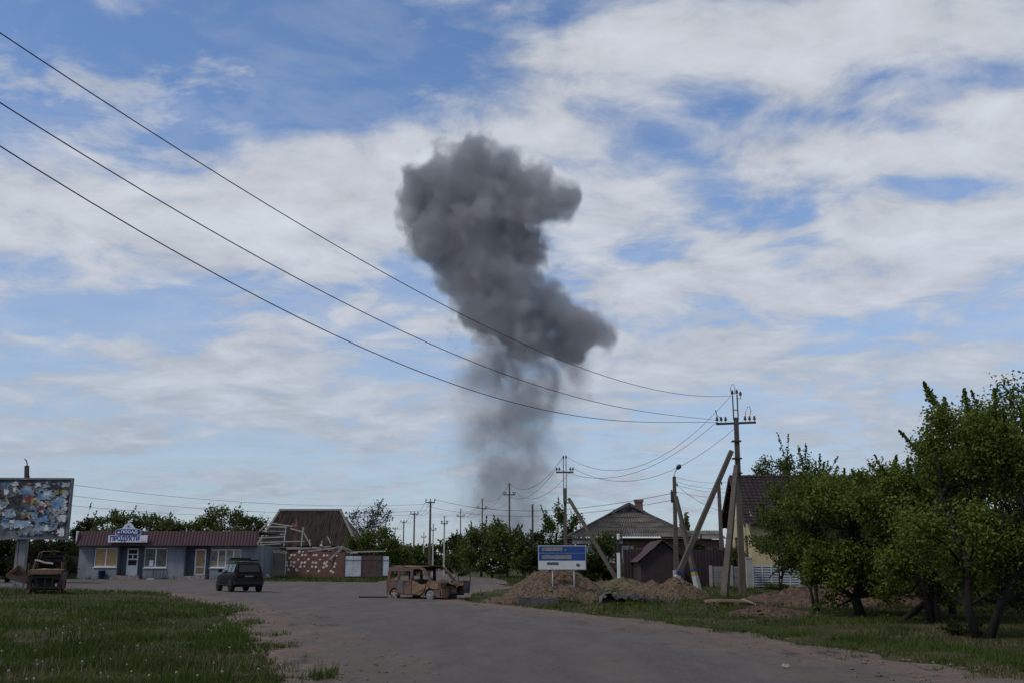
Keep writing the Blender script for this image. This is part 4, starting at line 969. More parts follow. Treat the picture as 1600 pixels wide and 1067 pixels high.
# --- generic line poles
def line_pole(px, Y, top_py, arm_py, arm_px, label, rods=1, ins=2, lime=False, dark=0, arm_tilt=0, name='power_pole', shaft_top=None, mat=None):
    bx = X(px, Y); base = Vector((bx, Y, G(bx, Y) - .3)); t = thing(name, label, 'power pole', base, 0, 'line poles along the side road')
    lz = lambda py: Z(py, Y) - base.z
    s = Y / 1594.0; zt = lz(top_py); za = lz(arm_py)
    mat = mat or CONC
    dx = 0.0
    if rods == 2:
        zs = lz(shaft_top); MB().bar((0, 0, 0), (dx, 0, zs), .26, .26, w2=.18, h2=.18).build('shaft', mat, t)
        for o in (-.09, .09): MB().bar((o, -.1, zs - .35), (o, -.1, zt - .12), .05, .05).build('top_rod', DARKMETAL, t); insulator(t, (o, -.1, zt - .12), 1.2)
        MB().box(-.125, .125, -.145, .125, zs - .35, zs + .55).build('sleeve', RODG, t)
    else:
        MB().bar((0, 0, 0), (dx, 0, zt - .05), .24, .24, w2=.15, h2=.15).build('shaft', mat, t)
        for o in ((-.06, .06) if ins == 2 else (0,)): insulator(t, (o, 0, zt + .02), 1.1)
    aw = arm_px * s
    MB().bar((-aw, -.12, za), (aw, -.12, za), .10, .10).build('crossarm', DARKMETAL, t)
    for sg in (-1, 1):
        for q in ((.92, .62) if ins == 2 else (.92,)): insulator(t, (sg * aw * q, -.12, za + .15), 1.25)
    return t, base, [Vector((base.x - aw * .92, Y - .12, base.z + za + .28)), Vector((base.x + aw * .92, Y - .12, base.z + za + .28)), Vector((base.x, Y, base.z + zt + .1))]
tP2, bP2, eP2 = line_pole(884, 68, 713, 737.5, 14, 'concrete pole with twin green rods, right behind the blue road sign', rods=2, shaft_top=775)
L2 = lambda px, py, dy=0: at(px, py, 68 + dy) - bP2
MB().bar(L2(967, 910, -2.5), L2(888.5, 778, -.25), .21, .21, w2=.17, h2=.17).build('strut', CONC, tP2)
MB().box(-.2, .2, -.2, .2, -.03, .03).build('clamp', DARKMETAL, tP2, loc=L2(885, 785))
_, _, eP3 = line_pole(796, 105, 757, 772.5, 9.5, 'power pole with dark cross-arm rising from the tall green bushes')
_, _, eP4 = line_pole(753, 140, 780, 793.5, 8, 'power pole just to the left of the pole in the tall bushes')
_, _, eP5 = line_pole(719, 175, 796, 806, 6.5, 'short-looking far power pole above the dark bushes at the side road')
_, _, eP6 = line_pole(671, 92, 781.5, 784.5, 7.5, 'tallest pole of the left row beside the side road', ins=1)
_, _, eP7 = line_pole(646, 125, 800, 802.5, 6, 'second pole of the left row, behind the burnt van', ins=1)
_, _, eP8 = line_pole(629.5, 165, 813, 815, 5, 'third and thinner pole of the left row behind the burnt van', ins=1)
_, _, eP9 = line_pole(616, 215, 823.5, 825.5, 4, 'farthest and smallest pole of the left row', ins=1)
PALE = M('pole_pale', (.33, .32, .30), .9, .15, 2, stretch=(3, 3, .6))
_, _, eQ1 = line_pole(693.5, 118, 808, 817.5, 5.5, 'pale slim pole with cross-arm in the gap above the side road', mat=PALE)
_, _, eQ2 = line_pole(676, 150, 820, 827.5, 5, 'pale slim pole close behind the tallest pole of the left row', mat=PALE)
_, _, eQ3 = line_pole(661.5, 200, 832, 839, 4, 'tiny far pole between the two tallest poles of the left row', mat=PALE)
def plain_post(px, Y, top_py, label, r=.09, mat=CONC, name='utility_post', cat='post'):
    bx = X(px, Y); b = Vector((bx, Y, G(bx, Y) - .3)); t = thing(name, label, cat, b); zt = Z(top_py, Y) - b.z
    MB().bar((0, 0, 0), (0, 0, zt), r * 2.4, r * 2.4, w2=r * 1.8, h2=r * 1.8).build('shaft', mat, t)
    MB().box(-r * 1.1, r * 1.1, -r * 1.1, r * 1.1, zt, zt + .03).build('cap', DARKMETAL, t); return t, b
plain_post(832.5, 88, 788, 'bare dark post without cross-arm above the bushes left of the road sign', .08, M('post_dark', (.05, .045, .045)))
t1, b1 = plain_post(1128.5, 62, 748, 'plain concrete pole standing behind the two raking struts', .1)
insulator(t1, (.18, 0, Z(756, 62) - b1.z), 1); insulator(t1, (.18, 0, Z(798, 62) - b1.z), 1)
# short black and white post at the foot of the strut
t2, b2 = plain_post(966.5, 63, 832, 'short post, black above and white below, beside the strut foot', .055, M('post_black', (.03, .03, .03)), 'marker_post')
MB().box(-.09, .09, -.10, -.07, .0, Z(863, 63) - b2.z).box(-.09, -.075, -.07, .1, 0, Z(863, 63) - b2.z).build('white_sleeve', WHITE, t2)
MB().box(.1, .2, -.06, .06, 0, Z(888, 63) - b2.z).build('side_stub', CONC, t2)
MB().box(-.08, .08, -.12, -.08, Z(842, 63) - b2.z, Z(833, 63) - b2.z).build('reflector', WHITE, t2)
# white kerb marker
bx = X(825, 66); tag(MB().box(-.05, .05, -.05, .05, -.1, .48).build('marker_stake', WHITE, None, (bx, 66, G(bx, 66))), 'tiny white stake in the grass beside the side road', 'stake')
# pole behind the billboard with bent lamp arm
Yb = 72.0; bx = X(42, Yb); bb = Vector((bx, Yb, G(bx, Yb) - .3)); t3 = thing('lamp_pole', 'dark pole with a bent lamp arm sticking up behind the billboard', 'lamp pole', bb)
LB = lambda px, py: at(px, py, Yb) - bb
MB().bar((0, 0, 0), LB(42, 727), .28, .28, w2=.24, h2=.24).build('shaft', M('pole_brown', (.06, .045, .04), .9), t3)
MB().tube([LB(42, 730), LB(42.5, 724), LB(41, 719), LB(38.5, 716.5)], .04, 6).build('lamp_arm', DARKMETAL, t3)
insulator(t3, LB(45, 746), 1.2)
# --- wires between the poles
S1 = [at(1122, 657, 50), at(1142, 618, 50), at(1146, 646, 50)]
wire('slack wire from the top of the braced pole to the pole behind the road sign', sag(S1[1], eP2[2], 2.2), .011, 'wires between line poles')
wire('slack wire from braced pole to the left end of the sign-side cross-arm', sag(S1[0], eP2[0], 1.6), .011, 'wires between line poles')
wire('slack wire from braced pole to the right end of the sign-side cross-arm', sag(at(1160, 658, 50), eP2[1], 1.8), .011, 'wires between line poles')
def span(A, B, s, la, lb, r=.012):
    for k, nm in enumerate(('left end', 'right end', 'top')):
        wire('thin wire joining the %s of %s to %s' % (nm, la, lb), sag(A[k], B[k], s), r, 'wires between line poles')
span(eP2, eP3, 1.3, 'the sign-side pole', 'the pole in the bushes', .014)
span(eP3, eP4, 1.0, 'the pole in the bushes', 'its left neighbour', .015)
span(eP4, eP5, 1.0, 'that left neighbour', 'the far pole', .017)
span(eP6, eP7, .9, 'the tallest left-row pole', 'the second one', .013)
span(eP7, eP8, .9, 'the second left-row pole', 'the third one', .016)
span(eP8, eP9, .9, 'the third left-row pole', 'the last one', .018)
LPt = at(1050, 770, 56)
wire('long wire from the lamp pole across the house roof to the left pole row', sag(LPt, eP6[1], 1.0, 20), .014, 'service wires')
wire('service wire from the lamp pole to the far bushes', sag(at(1050, 781, 56), eP6[0] + Vector((0, 0, -.6)), .9, 20), .012, 'service wires')
wire('service wire from the lamp pole down to the plain pole', sag(at(1058, 758, 56), at(1140, 800, 63), .3), .011, 'service wires')
for i, (pa, pb) in enumerate([(744.5, 748), (752, 758), (757, 764), (768, 770)]):
    wire('thin wire no. %s from the top among those between lamp pole and yellow house' % ('one', 'two', 'three', 'four')[i], sag(at(1056, pa, 56), at(1150 + 8 * i, pb + 2, 66), .25), .008, 'service wires')
for i, (pa, pb, pc) in enumerate([(747, 787, 670), (765, 797, 668), (783, 803, 646)]):
    wire('%s wire of those running from the billboard towards the left pole row' % ('upper', 'middle', 'lower')[i], sag(at(46, pa, 72), at(pc, pb, 92 if i < 2 else 125), .8, 20), .011, 'village wires')
# ------------------------------------------------------------------ billboard
def build_billboard():
    Y0 = 53.0; cx = X(14, Y0); g = G(cx, Y0)
    b = thing('billboard', 'large billboard covered with torn and peeling posters', 'billboard', (cx, Y0, g - .2), R(3))
    zt, zb = Z(749, Y0) - g + .2, Z(839, Y0) - g + .2; W2 = 2.78
    grey = M('billboard_sheet', (.10, .115, .13), .7, .35, 1.2, c2=(.17, .185, .20), c3=(.06, .065, .07), s3=2.5, t3=.58)
    MB().box(-W2, W2, 0, .12, zb, zt).build('backing_sheet', grey, b)
    fm = M('billboard_frame', (.13, .135, .14), .6, .2)
    for nm, a in (('top', (-W2 - .08, W2 + .08, -.12, .16, zt, zt + .1)), ('b', (-W2 - .08, W2 + .08, -.12, .16, zb - .1, zb)), ('l', (-W2 - .08, -W2, -.12, .16, zb, zt)), ('r', (W2, W2 + .08, -.12, .16, zb, zt))):
        MB().box(*a).build('frame_bar', fm, b)
    MB().box(-W2, W2, .12, .3, (zt + zb) / 2 - .06, (zt + zb) / 2 + .06).build('back_beam', fm, b)
    px = X(30, Y0) - cx
    MB().box(px - .17, px + .17, .16, .5, 0, zb + 1.2).build('post', M('post_grey', (.16, .165, .17), .7, .15), b)
    MB().box(px - .36, px - .22, .2, .45, 0, zb - .1).build('brace_post', M('post_grey', (.16, .165, .17)), b)
    # torn layers of paper
    rn = random.Random(12)
    pal = [((.30, .40, .50), 5), ((.17, .32, .52), 3), ((.36, .40, .43), 4), ((.62, .64, .64), 5), ((.52, .42, .10), 1.3), ((.02, .02, .025), 2), ((.26, .05, .05), 1.0), ((.20, .09, .22), .6), ((.45, .28, .18), 1), ((.10, .20, .34), 2.5), ((.12, .15, .10), 1)]
    pal = [(tuple(a * .72 for a in c), q) for c, q in pal]; tot = sum(p[1] for p in pal)
    def torn(cx_, cz_, rx, rz, d, mat, n=16):
        P = []
        ph = rn.uniform(0, 6)
        for i in range(n):
            t = 2 * math.pi * i / n + rn.uniform(-.15, .15); k = rn.uniform(.38, 1.2)
            u = cx_ + rx * k * math.copysign(abs(math.cos(t)) ** .7, math.cos(t)); v = cz_ + rz * k * math.copysign(abs(math.sin(t)) ** .7, math.sin(t))
            P.append((min(W2 - .02, max(-W2 + .02, u)), min(zt - .03, max(zb + .02, v))))
        lift = rn.uniform(0, .03)
        MB().panel(P, [], .008, lambda u, v, t: (u, -d - t - lift * (v - cz_) / max(rz, .1) * .5, v)).build('torn_poster', mat, b)
    k = 0
    for i in range(290):
        q = rn.uniform(0, tot)
        for j, (c, wt) in enumerate(pal):
            q -= wt
            if q <= 0: break
        sz = rn.uniform(.05, .30) * (1.5 if i < 40 else .72)
        mat = M('poster_%d' % j, c, .85, .35, 3.5, c2=tuple(min(.7, a * 1.25 + .04) for a in c), c3=(.58, .60, .60) if j % 3 == 0 else (.05, .06, .08), s3=3.0, t3=.60)
        cz_ = rn.uniform(zb + .15, zt - .15); cx_ = rn.uniform(-W2 + .1, W2 - .1)
        if cz_ < zb + .9 and cx_ < -.2 and i % 3: continue
        torn(cx_, cz_, sz * rn.uniform(.7, 1.9), sz * rn.uniform(.6, 1.3), .02 + .0009 * i, mat, 18)
    for (u, v, rx, rz, j) in [(.15, .62, .42, .42, 5), (1.0, .62, .35, .22, 4), (1.6, .30, .45, .2, 1), (.6, .22, .5, .25, 0), (1.7, .15, .55, .2, 0), (.75, .66, .3, .25, 6)]:
        torn(u, zb + (zt - zb) * v, rx, rz, .29 + .01 * j, M('poster_%d' % j, pal[j][0]), 20)
build_billboard()
# ------------------------------------------------------------------ vehicles
def ring_loft(m, sts, smooth=True):
    """sts: list of closed rings (lists of points, same length)"""
    n = len(sts[0]); V = [p for r in sts for p in r]; F = []
    for i in range(len(sts) - 1):
        for k in range(n):
            a = i * n + k; b = i * n + (k + 1) % n; F.append((a, b, b + n, a + n))
    F.append(tuple(range(n))[::-1]); F.append(tuple(range((len(sts) - 1) * n, len(sts) * n)))
    return m.add(V, F, smooth)
def rrect(x, hw, z0, z1, r=.08, tuck=0.0):
    """rounded section across the car at station x"""
    P = []
    for (sy, zc, t0) in ((1, z0 + r, -90), (1, z1 - r, 0), (-1, z1 - r, 90), (-1, z0 + r, 180)):
        h = hw - (tuck if zc > (z0 + z1) / 2 else 0)
        for t in (0, 30, 60, 90):
            a = R(t0 + t); P.append((x, sy * (h - r) + r * math.cos(a), zc + r * math.sin(a)))
    return P
def wheel(parent, x, y, r, w, tm, rm, sg, name='wheel'):
    o = MB().lathe([(r * .62, -w / 2), (r * .93, -w / 2), (r, -w * .35), (r, w * .35), (r * .93, w / 2), (r * .62, w / 2)], 22, (x, y, r), 'y').build(name, tm, parent)
    m = MB().lathe([(r * .62, -w * .4), (r * .6, w * .38), (r * .5, w * .44), (r * .2, w * .46)] if sg > 0 else [(r * .2, -w * .46), (r * .5, -w * .44), (r * .6, -w * .38), (r * .62, w * .4)], 18, (x, y, r), 'y')
    m.build('rim', rm, o); return o
def build_suv():
    Y0 = 56.0; px = 375; cx = X(px, Y0); g = G(cx, Y0)
    ang = math.pi / 2 + R(30)     # local +x is forward
    t = thing('black_suv', 'black off-road car with roof rack driving away past the shop', 'car', (cx, Y0, g + .01), ang)
    t.scale = (.92, .92, .91)
    paint = M('black_paint', (.004, .0045, .0055), .5, .3, 2); paint.node_tree.nodes['Principled BSDF'].inputs['Specular IOR Level'].default_value = .12; plast = M('black_plastic', (.012, .012, .013), .6, .2); tyre = M('tyre', (.011, .011, .011), .85, .2); rim = M('rim_dark', (.05, .05, .052), .5, .2)
    gl = M('suv_glass', (.012, .015, .018), .08, .1); red = M('tail_red', (.07, .008, .008), .3)
    # body: x from rear -2.15 to front 2.15
    sts = []
    for x, hw, z0, z1 in [(-2.14, .72, .55, .98), (-2.10, .82, .46, 1.06), (-1.9, .875, .42, 1.10), (-1.2, .89, .40, 1.10), (0, .89, .40, 1.08), (.9, .885, .40, 1.05), (1.5, .86, .40, 1.0), (1.95, .82, .42, .93), (2.12, .70, .50, .82)]:
        sts.append(rrect(x, hw, z0, z1, .10))
    body = ring_loft(MB(), sts).build('body', paint, t)
    # cabin
    sts = [rrect(x, hw, z0, z1, .07, tuck) for x, hw, z0, z1, tuck in [(-2.06, .80, 1.0, 1.12, .05), (-1.93, .80, 1.0, 1.60, .13), (-1.75, .80, 1.0, 1.70, .14), (-.5, .81, 1.0, 1.73, .14), (.35, .81, 1.0, 1.68, .14), (.62, .80, 1.0, 1.50, .10), (1.10, .78, 1.0, 1.08, .03)]]
    cab = ring_loft(MB(), sts).build('cabin', paint, t)
    # glass
    MB().add([(-2.095, .60, 1.16), (-2.095, -.60, 1.16), (-1.975, -.56, 1.55), (-1.975, .56, 1.55)], [(0, 1, 2, 3)]).build('rear_window', gl, t)
    refl_tint = M('side_glass_painted_reflection', (.030, .038, .05), .12, .15, 1.5)  # bluish reflection put into the base colour of the side windows
    for sg in (1, -1):
        for xs in ([-1.80, -1.20, 1.0, 1.0], [-1.10, -.35, 1.0, 1.0], [-.25, .50, 1.0, .45]):
            a, b = xs[0], xs[1]; bt = b if xs[3] == 1.0 else b - .12
            MB().add([(a, sg * .818, 1.15), (b + (.28 if xs[3] != 1.0 else 0), sg * .818, 1.13), (bt, sg * .692, 1.60), (a + .05, sg * .692, 1.60)], [(0, 1, 2, 3)]).build('side_window', refl_tint, t)
        MB().box(-1.6, 1.5, min(sg * .9, sg * .98), max(sg * .9, sg * .98), .38, .44).build('side_step', plast, t)
        MB().box(-2.13, -2.06, min(sg * .66, sg * .80), max(sg * .66, sg * .80), .80, 1.05).build('tail_light', red, t)
        mr = MB().box(.62, .78, min(sg * .88, sg * 1.08), max(sg * .88, sg * 1.08), 1.12, 1.32).build('wing_mirror', plast, t)
        MB().tube([(-1.75, sg * .60, 1.80), (.3, sg * .60, 1.80)], .03, 6).build('roof_rail', plast, t)
        for x in (-1.4, 1.35): wheel(t, x, sg * .80, .37, .25, tyre, rim, sg)
    MB().add([(.66, .6, 1.50), (.66, -.6, 1.50), (1.12, -.68, 1.10), (1.12, .68, 1.10)], [(0, 1, 2, 3)]).build('windscreen', gl, t)
    MB().box(-1.6, .2, -.62, .62, 1.80, 1.84).build('roof_rack', plast, t)
    for i in range(6): MB().box(-1.62 + i * .36, -1.58 + i * .36, -.64, .64, 1.84, 1.87).build('rack_bar', plast, t)
    MB().box(-.2, .2, -.6, .6, 1.84, 1.98).build('rack_load', plast, t)
    MB().box(-2.24, -2.05, -.84, .84, .45, .68).build('rear_bumper', plast, t)
    pl = MB().box(-2.152, -2.135, -.26, .26, .86, .97).build('number_plate', M('plate_dark', (.05, .05, .055)), t)
    for i, y in enumerate((.20, .12, .02, -.06, -.16)): MB().box(-2.158, -2.152, y - .025, y + .025, .885, .945).build('plate_mark', M('plate_pale', (.30, .30, .31)), pl)
    MB().box(-2.16, -2.12, -.7, .7, .745, .765).build('trim_strip', M('trim_grey', (.07, .07, .075), .35), t)
    MB().tube([(-2.2, .45, .36), (-1.5, .45, .36)], .035, 8).build('exhaust', plast, t)
    MB().box(-1.9, 1.9, -.6, .6, .3, .42).build('underside', plast, t)
build_suv()
RUST = M('rust', (.105, .050, .034), .9, .45, 2.6, c2=(.150, .074, .052), c3=(.075, .064, .062), s3=3.0, t3=.51, bump=.4)
RUST_D = M('rust_dark', (.055, .035, .028), .95, .4, 3, c2=(.13, .085, .06), c3=(.20, .15, .10), s3=2.2, t3=.62)
RUST_T = M('rust_tan', (.165, .105, .062), .9, .4, 3, c2=(.225, .150, .092), c3=(.12, .06, .04), s3=3, t3=.58)
BURN = M('soot', (.016, .014, .013), .95, .3)
BURN_BLUE = M('scorched_blue', (.055, .062, .075), .8, .35, 3, c2=(.11, .105, .105), c3=(.11, .06, .04), s3=3.5, t3=.6)
def arch(cx, r, z, n=9): return [(cx - r * math.cos(math.pi * i / (n - 1)), z + r * math.sin(math.pi * i / (n - 1))) for i in range(n)]
def build_van():
    Y0 = 50.6; cx = X(668, Y0); g = G(cx, Y0)
    t = thing('burnt_van', 'burnt-out rusty van with gutted windows and an open front door', 'van', (cx, Y0, g - .07), R(-43))
    t.scale = (1, 1, .95)
    # local x forward (to the right and towards the viewer); right side of the van is -y
    W = .80; off = -1.55   # rear axle at off
    def ox(x): return x + off
    bot = [(-.58, .26)] + arch(0, .36, .26) + arch(2.62, .37, .26) + [(3.32, .28)]
    outl = bot + [(3.40, .62), (3.28, .92), (2.72, 1.02), (2.12, 1.58), (1.80, 1.70), (-.30, 1.70), (-.50, 1.60), (-.60, .9)]
    winA = [(-.36, 1.04), (.18, 1.04), (.20, 1.46), (-.28, 1.46)]; winB = [(.36, 1.04), (1.16, 1.02), (1.16, 1.48), (.36, 1.48)]
    doorhole = [(1.32, 1.02), (1.60, .96), (1.85, .84), (2.15, .80), (2.40, .88), (2.52, 1.02), (2.02, 1.52), (1.82, 1.58), (1.36, 1.58)]
    MB().panel(outl, [winA, winB, doorhole], .05, lambda u, v, q: (ox(u), -W + q - .06 * max(0, v - .9) * -1, v)).build('right_side', RUST, t)
    winC = [(1.42, 1.02), (2.40, 1.02), (1.98, 1.50), (1.42, 1.52)]
    MB().panel(outl, [winA, winB, [(1.36, .42), (2.22, .42), (2.40, .80), (2.52, 1.02), (2.02, 1.52), (1.82, 1.58), (1.36, 1.58)]], .05, lambda u, v, q: (ox(u), W - q - .06 * max(0, v - .9), v)).build('left_side', RUST_D, t)
    # grey scorched sliding-door skin and seams
    MB().panel([(.38, .34), (.72, .34), (.72, 1.0), (.34, 1.0), (.30, .7)], [], .012, lambda u, v, q: (ox(u) - .02, -W - .012 - q + .06 * max(0, v - .9), v)).build('door_skin', BURN_BLUE, t)
    MB().panel([(.78, .34), (1.30, .30), (1.30, .70), (.78, .74)], [], .010, lambda u, v, q: (ox(u), -W - .010 - q + .06 * max(0, v - .9), v)).build('door_skin', M('rust_grey', (.10, .07, .06), .9, .35, 3, c3=(.14, .065, .04), s3=4, t3=.55), t)
    MB().panel([(1.40, .34), (1.95, .30), (2.2, .44), (2.32, .62), (2.38, .86), (2.1, .80), (1.85, .84), (1.60, .95), (1.42, .98)], [], .02, lambda u, v, q: (ox(u), -W - .012 - q - .05 * math.sin(6 * u + 5 * v) ** 2, v)).build('crumpled_door_skin', RUST_T, t)
    MB().bar((ox(-.55), -W - .015, 1.0), (ox(1.34), -W - .015, .99), .02, .03).build('rub_strip', RUST_T, t)
    MB().panel([(2.3, .50), (2.62, .66), (2.9, .60), (3.28, .62), (3.22, .88), (2.75, .98), (2.45, .92)], [], .02, lambda u, v, q: (ox(u), -W - .015 - q, v)).build('front_wing', RUST_T, t)
    # roof: sagging sheet
    P = np.zeros((16, 9, 3))
    for i in range(16):
        for j in range(9):
            u = -.45 + 2.35 * i / 15; v = -.75 + 1.5 * j / 8
            P[i, j] = (ox(u), v, 1.70 + .05 * math.cos(v * 1.6) - (.07 if i > 7 else 0) * math.sin((i - 7) / 8 * math.pi) * (1 if i > 7 else 0) - (.02 if i == 0 else 0) + .012 * math.sin(7 * u + 4 * v))
    grid_mesh('roof', P, RUST_T, t)
    MB().panel([(-.78, .28), (.78, .28), (.78, 1.0), (.70, 1.66), (-.70, 1.66), (-.78, 1.0)], [[(-.62, 1.0), (.62, 1.0), (.58, 1.5), (-.58, 1.5)]], .05, lambda u, v, q: (ox(-.56) + q, u, v)).build('rear_door', RUST, t)
    # pillars, windscreen frame
    MB().tube([(ox(1.82), -.72, 1.70), (ox(2.12), -.72, 1.58), (ox(2.74), -.76, 1.0)], .035, 6).build('windscreen_pillar', RUST_D, t)
    MB().tube([(ox(1.82), .72, 1.70), (ox(2.05), .72, 1.64), (ox(2.35), .74, 1.40), (ox(2.74), .76, 1.0)], .04, 6).build('windscreen_pillar', RUST_D, t)
    MB().tube([(ox(1.90), -.72, 1.69), (ox(1.93), 0, 1.74), (ox(1.90), .72, 1.69)], .035, 6).build('windscreen_header', RUST_D, t)
    MB().bar((ox(1.30), -.74, .4), (ox(1.28), -.70, 1.66), .07).build('door_pillar', RUST_D, t); MB().bar((ox(1.30), .74, .4), (ox(1.28), .70, 1.66), .09).build('door_pillar', BURN, t)
    # crumpled bonnet, dash and gutted front
    P = np.zeros((12, 14, 3))
    for i in range(12):
        for j in range(14):
            u = 2.55 + .80 * i / 11; v = -.76 + 1.52 * j / 13
            P[i, j] = (ox(u), v, 1.0 - .16 * (i / 11) ** 2 + .07 * math.sin(5 * v + 3 * u) - .10 * (j > 8) * (i / 11) + .03 * math.sin(17 * v))
    grid_mesh('bonnet', P, RUST_D, t)
    MB().panel([(-.78, .62), (-.45, .58), (-.40, .90), (-.6, .98), (-.78, .95)], [], .04, lambda u, v, q: (ox(3.36) - q + .05 * math.sin(9 * v), u, v)).build('front_panel', RUST_T, t)
    MB().panel([(-.80, .22), (-.35, .16), (-.2, .45), (-.32, .62), (-.80, .62)], [], .05, lambda u, v, q: (ox(3.44) - q + .06 * math.sin(7 * u), u, v)).build('hanging_bumper', RUST_T, t)
    MB().bar((ox(3.3), -.7, .30), (ox(3.3), .7, .34), .12, .10).build('cross_member', BURN, t)
    MB().box(ox(2.7), ox(3.25), -.35, .4, .35, .75).box(ox(2.8), ox(3.1), -.5, -.3, .4, .8).build('engine', RUST_D, t)
    MB().box(ox(2.45), ox(2.62), -.72, .72, .55, .95).build('dashboard', BURN, t)
    MB().tube([(ox(2.35), -.40, .98), (ox(2.25), -.25, 1.08), (ox(2.2), -.4, 1.16), (ox(2.3), -.55, 1.06), (ox(2.35), -.40, .98)], .015, 5).build('steering_wheel', BURN, t)
    for y in (-.40, .40):
        MB().bar((ox(1.55), y, .40), (ox(1.95), y, .45), .42, .10).bar((ox(1.55), y, .45), (ox(1.40), y, 1.05), .40, .07).build('seat_frame', BURN, t)
    MB().box(ox(-.5), ox(2.5), -.74, .74, .26, .32).build('floor_pan', BURN, t)
    # wheels burnt down to their rims
    ry = M('alloy', (.22, .22, .23), .6, .5, 8)
    for x in (0, 2.62):
        for sg in (-1, 1):
            w_ = MB().lathe([(.20, -.09), (.27, -.08), (.27, .08), (.20, .09)], 18, (ox(x), sg * .70, .27), 'y').build('wheel', RUST_D if x == 0 else STEEL, t)
            for k in range(5):
                a = 2 * math.pi * k / 5 + .3
                MB().bar((ox(x), sg * .785, .27), (ox(x) + .22 * math.cos(a), sg * .785, .27 + .22 * math.sin(a)), .055, .03, up=(0, 1, 0)).build('spoke', ry, w_)
            MB().lathe([(.2, -.02), (.2, .02)], 12, (ox(x), sg * .70, .27), 'y').build('brake_disc', BURN, w_)
    # open left front door, swung out
    hinge = Vector((ox(2.52), .80, 0)); a = R(97)
    fx = lambda u, v, q: (hinge.x - u * math.cos(a) + q * math.sin(a), hinge.y + u * math.sin(a) + q * math.cos(a), v)
    dr = MB().panel([(0, .34), (1.05, .34), (1.1, .98), (0, .98)], [], .04, fx).build('open_door', BURN_BLUE, t)
    MB().tube([fx(.0, .98, .02), fx(.12, 1.15, .02), fx(.45, 1.46, .02), fx(1.05, 1.55, .02), fx(1.09, .98, .02)], .022, 5).build('window_frame', RUST_D, dr)
    MB().bar(fx(.35, .98, .02), fx(.35, 1.40, .02), .02).build('frame_bar', BURN, dr)
    rn = random.Random(5)
    # debris round the van
    for i, (dx, dy, lab) in enumerate([(-2.6, -.3, 'thin dark strip of wreckage lying behind the burnt van'), (1.9, -1.6, 'small bent scrap lying just in front of the burnt van'), (2.6, .5, 'upright blackened scrap in the grass by the open van door')]):
        x, y = cx + dx, Y0 + dy
        m = MB()
        if i == 0: m.bar((-.7, 0, .05), (.7, .1, .04), .10, .06).bar((-.55, -.1, .05), (-.5, .15, .05), .12, .05)
        elif i == 1: m.bar((-.2, 0, .03), (.2, .05, .05), .12, .04).bar((0, -.1, .04), (.05, .12, .09), .06, .04)
        else: m.bar((0, 0, 0), (.05, 0, .4), .10, .06).bar((.2, 0, 0), (.1, .05, .25), .05, .05).bar((0, 0, .2), (.2, .05, .05), .06, .04)
        tag(m.build('wreckage_scrap', BURN_BLUE if i == 2 else BURN, None, (x, y, G(x, y) + .015)), lab, 'scrap')
build_van()
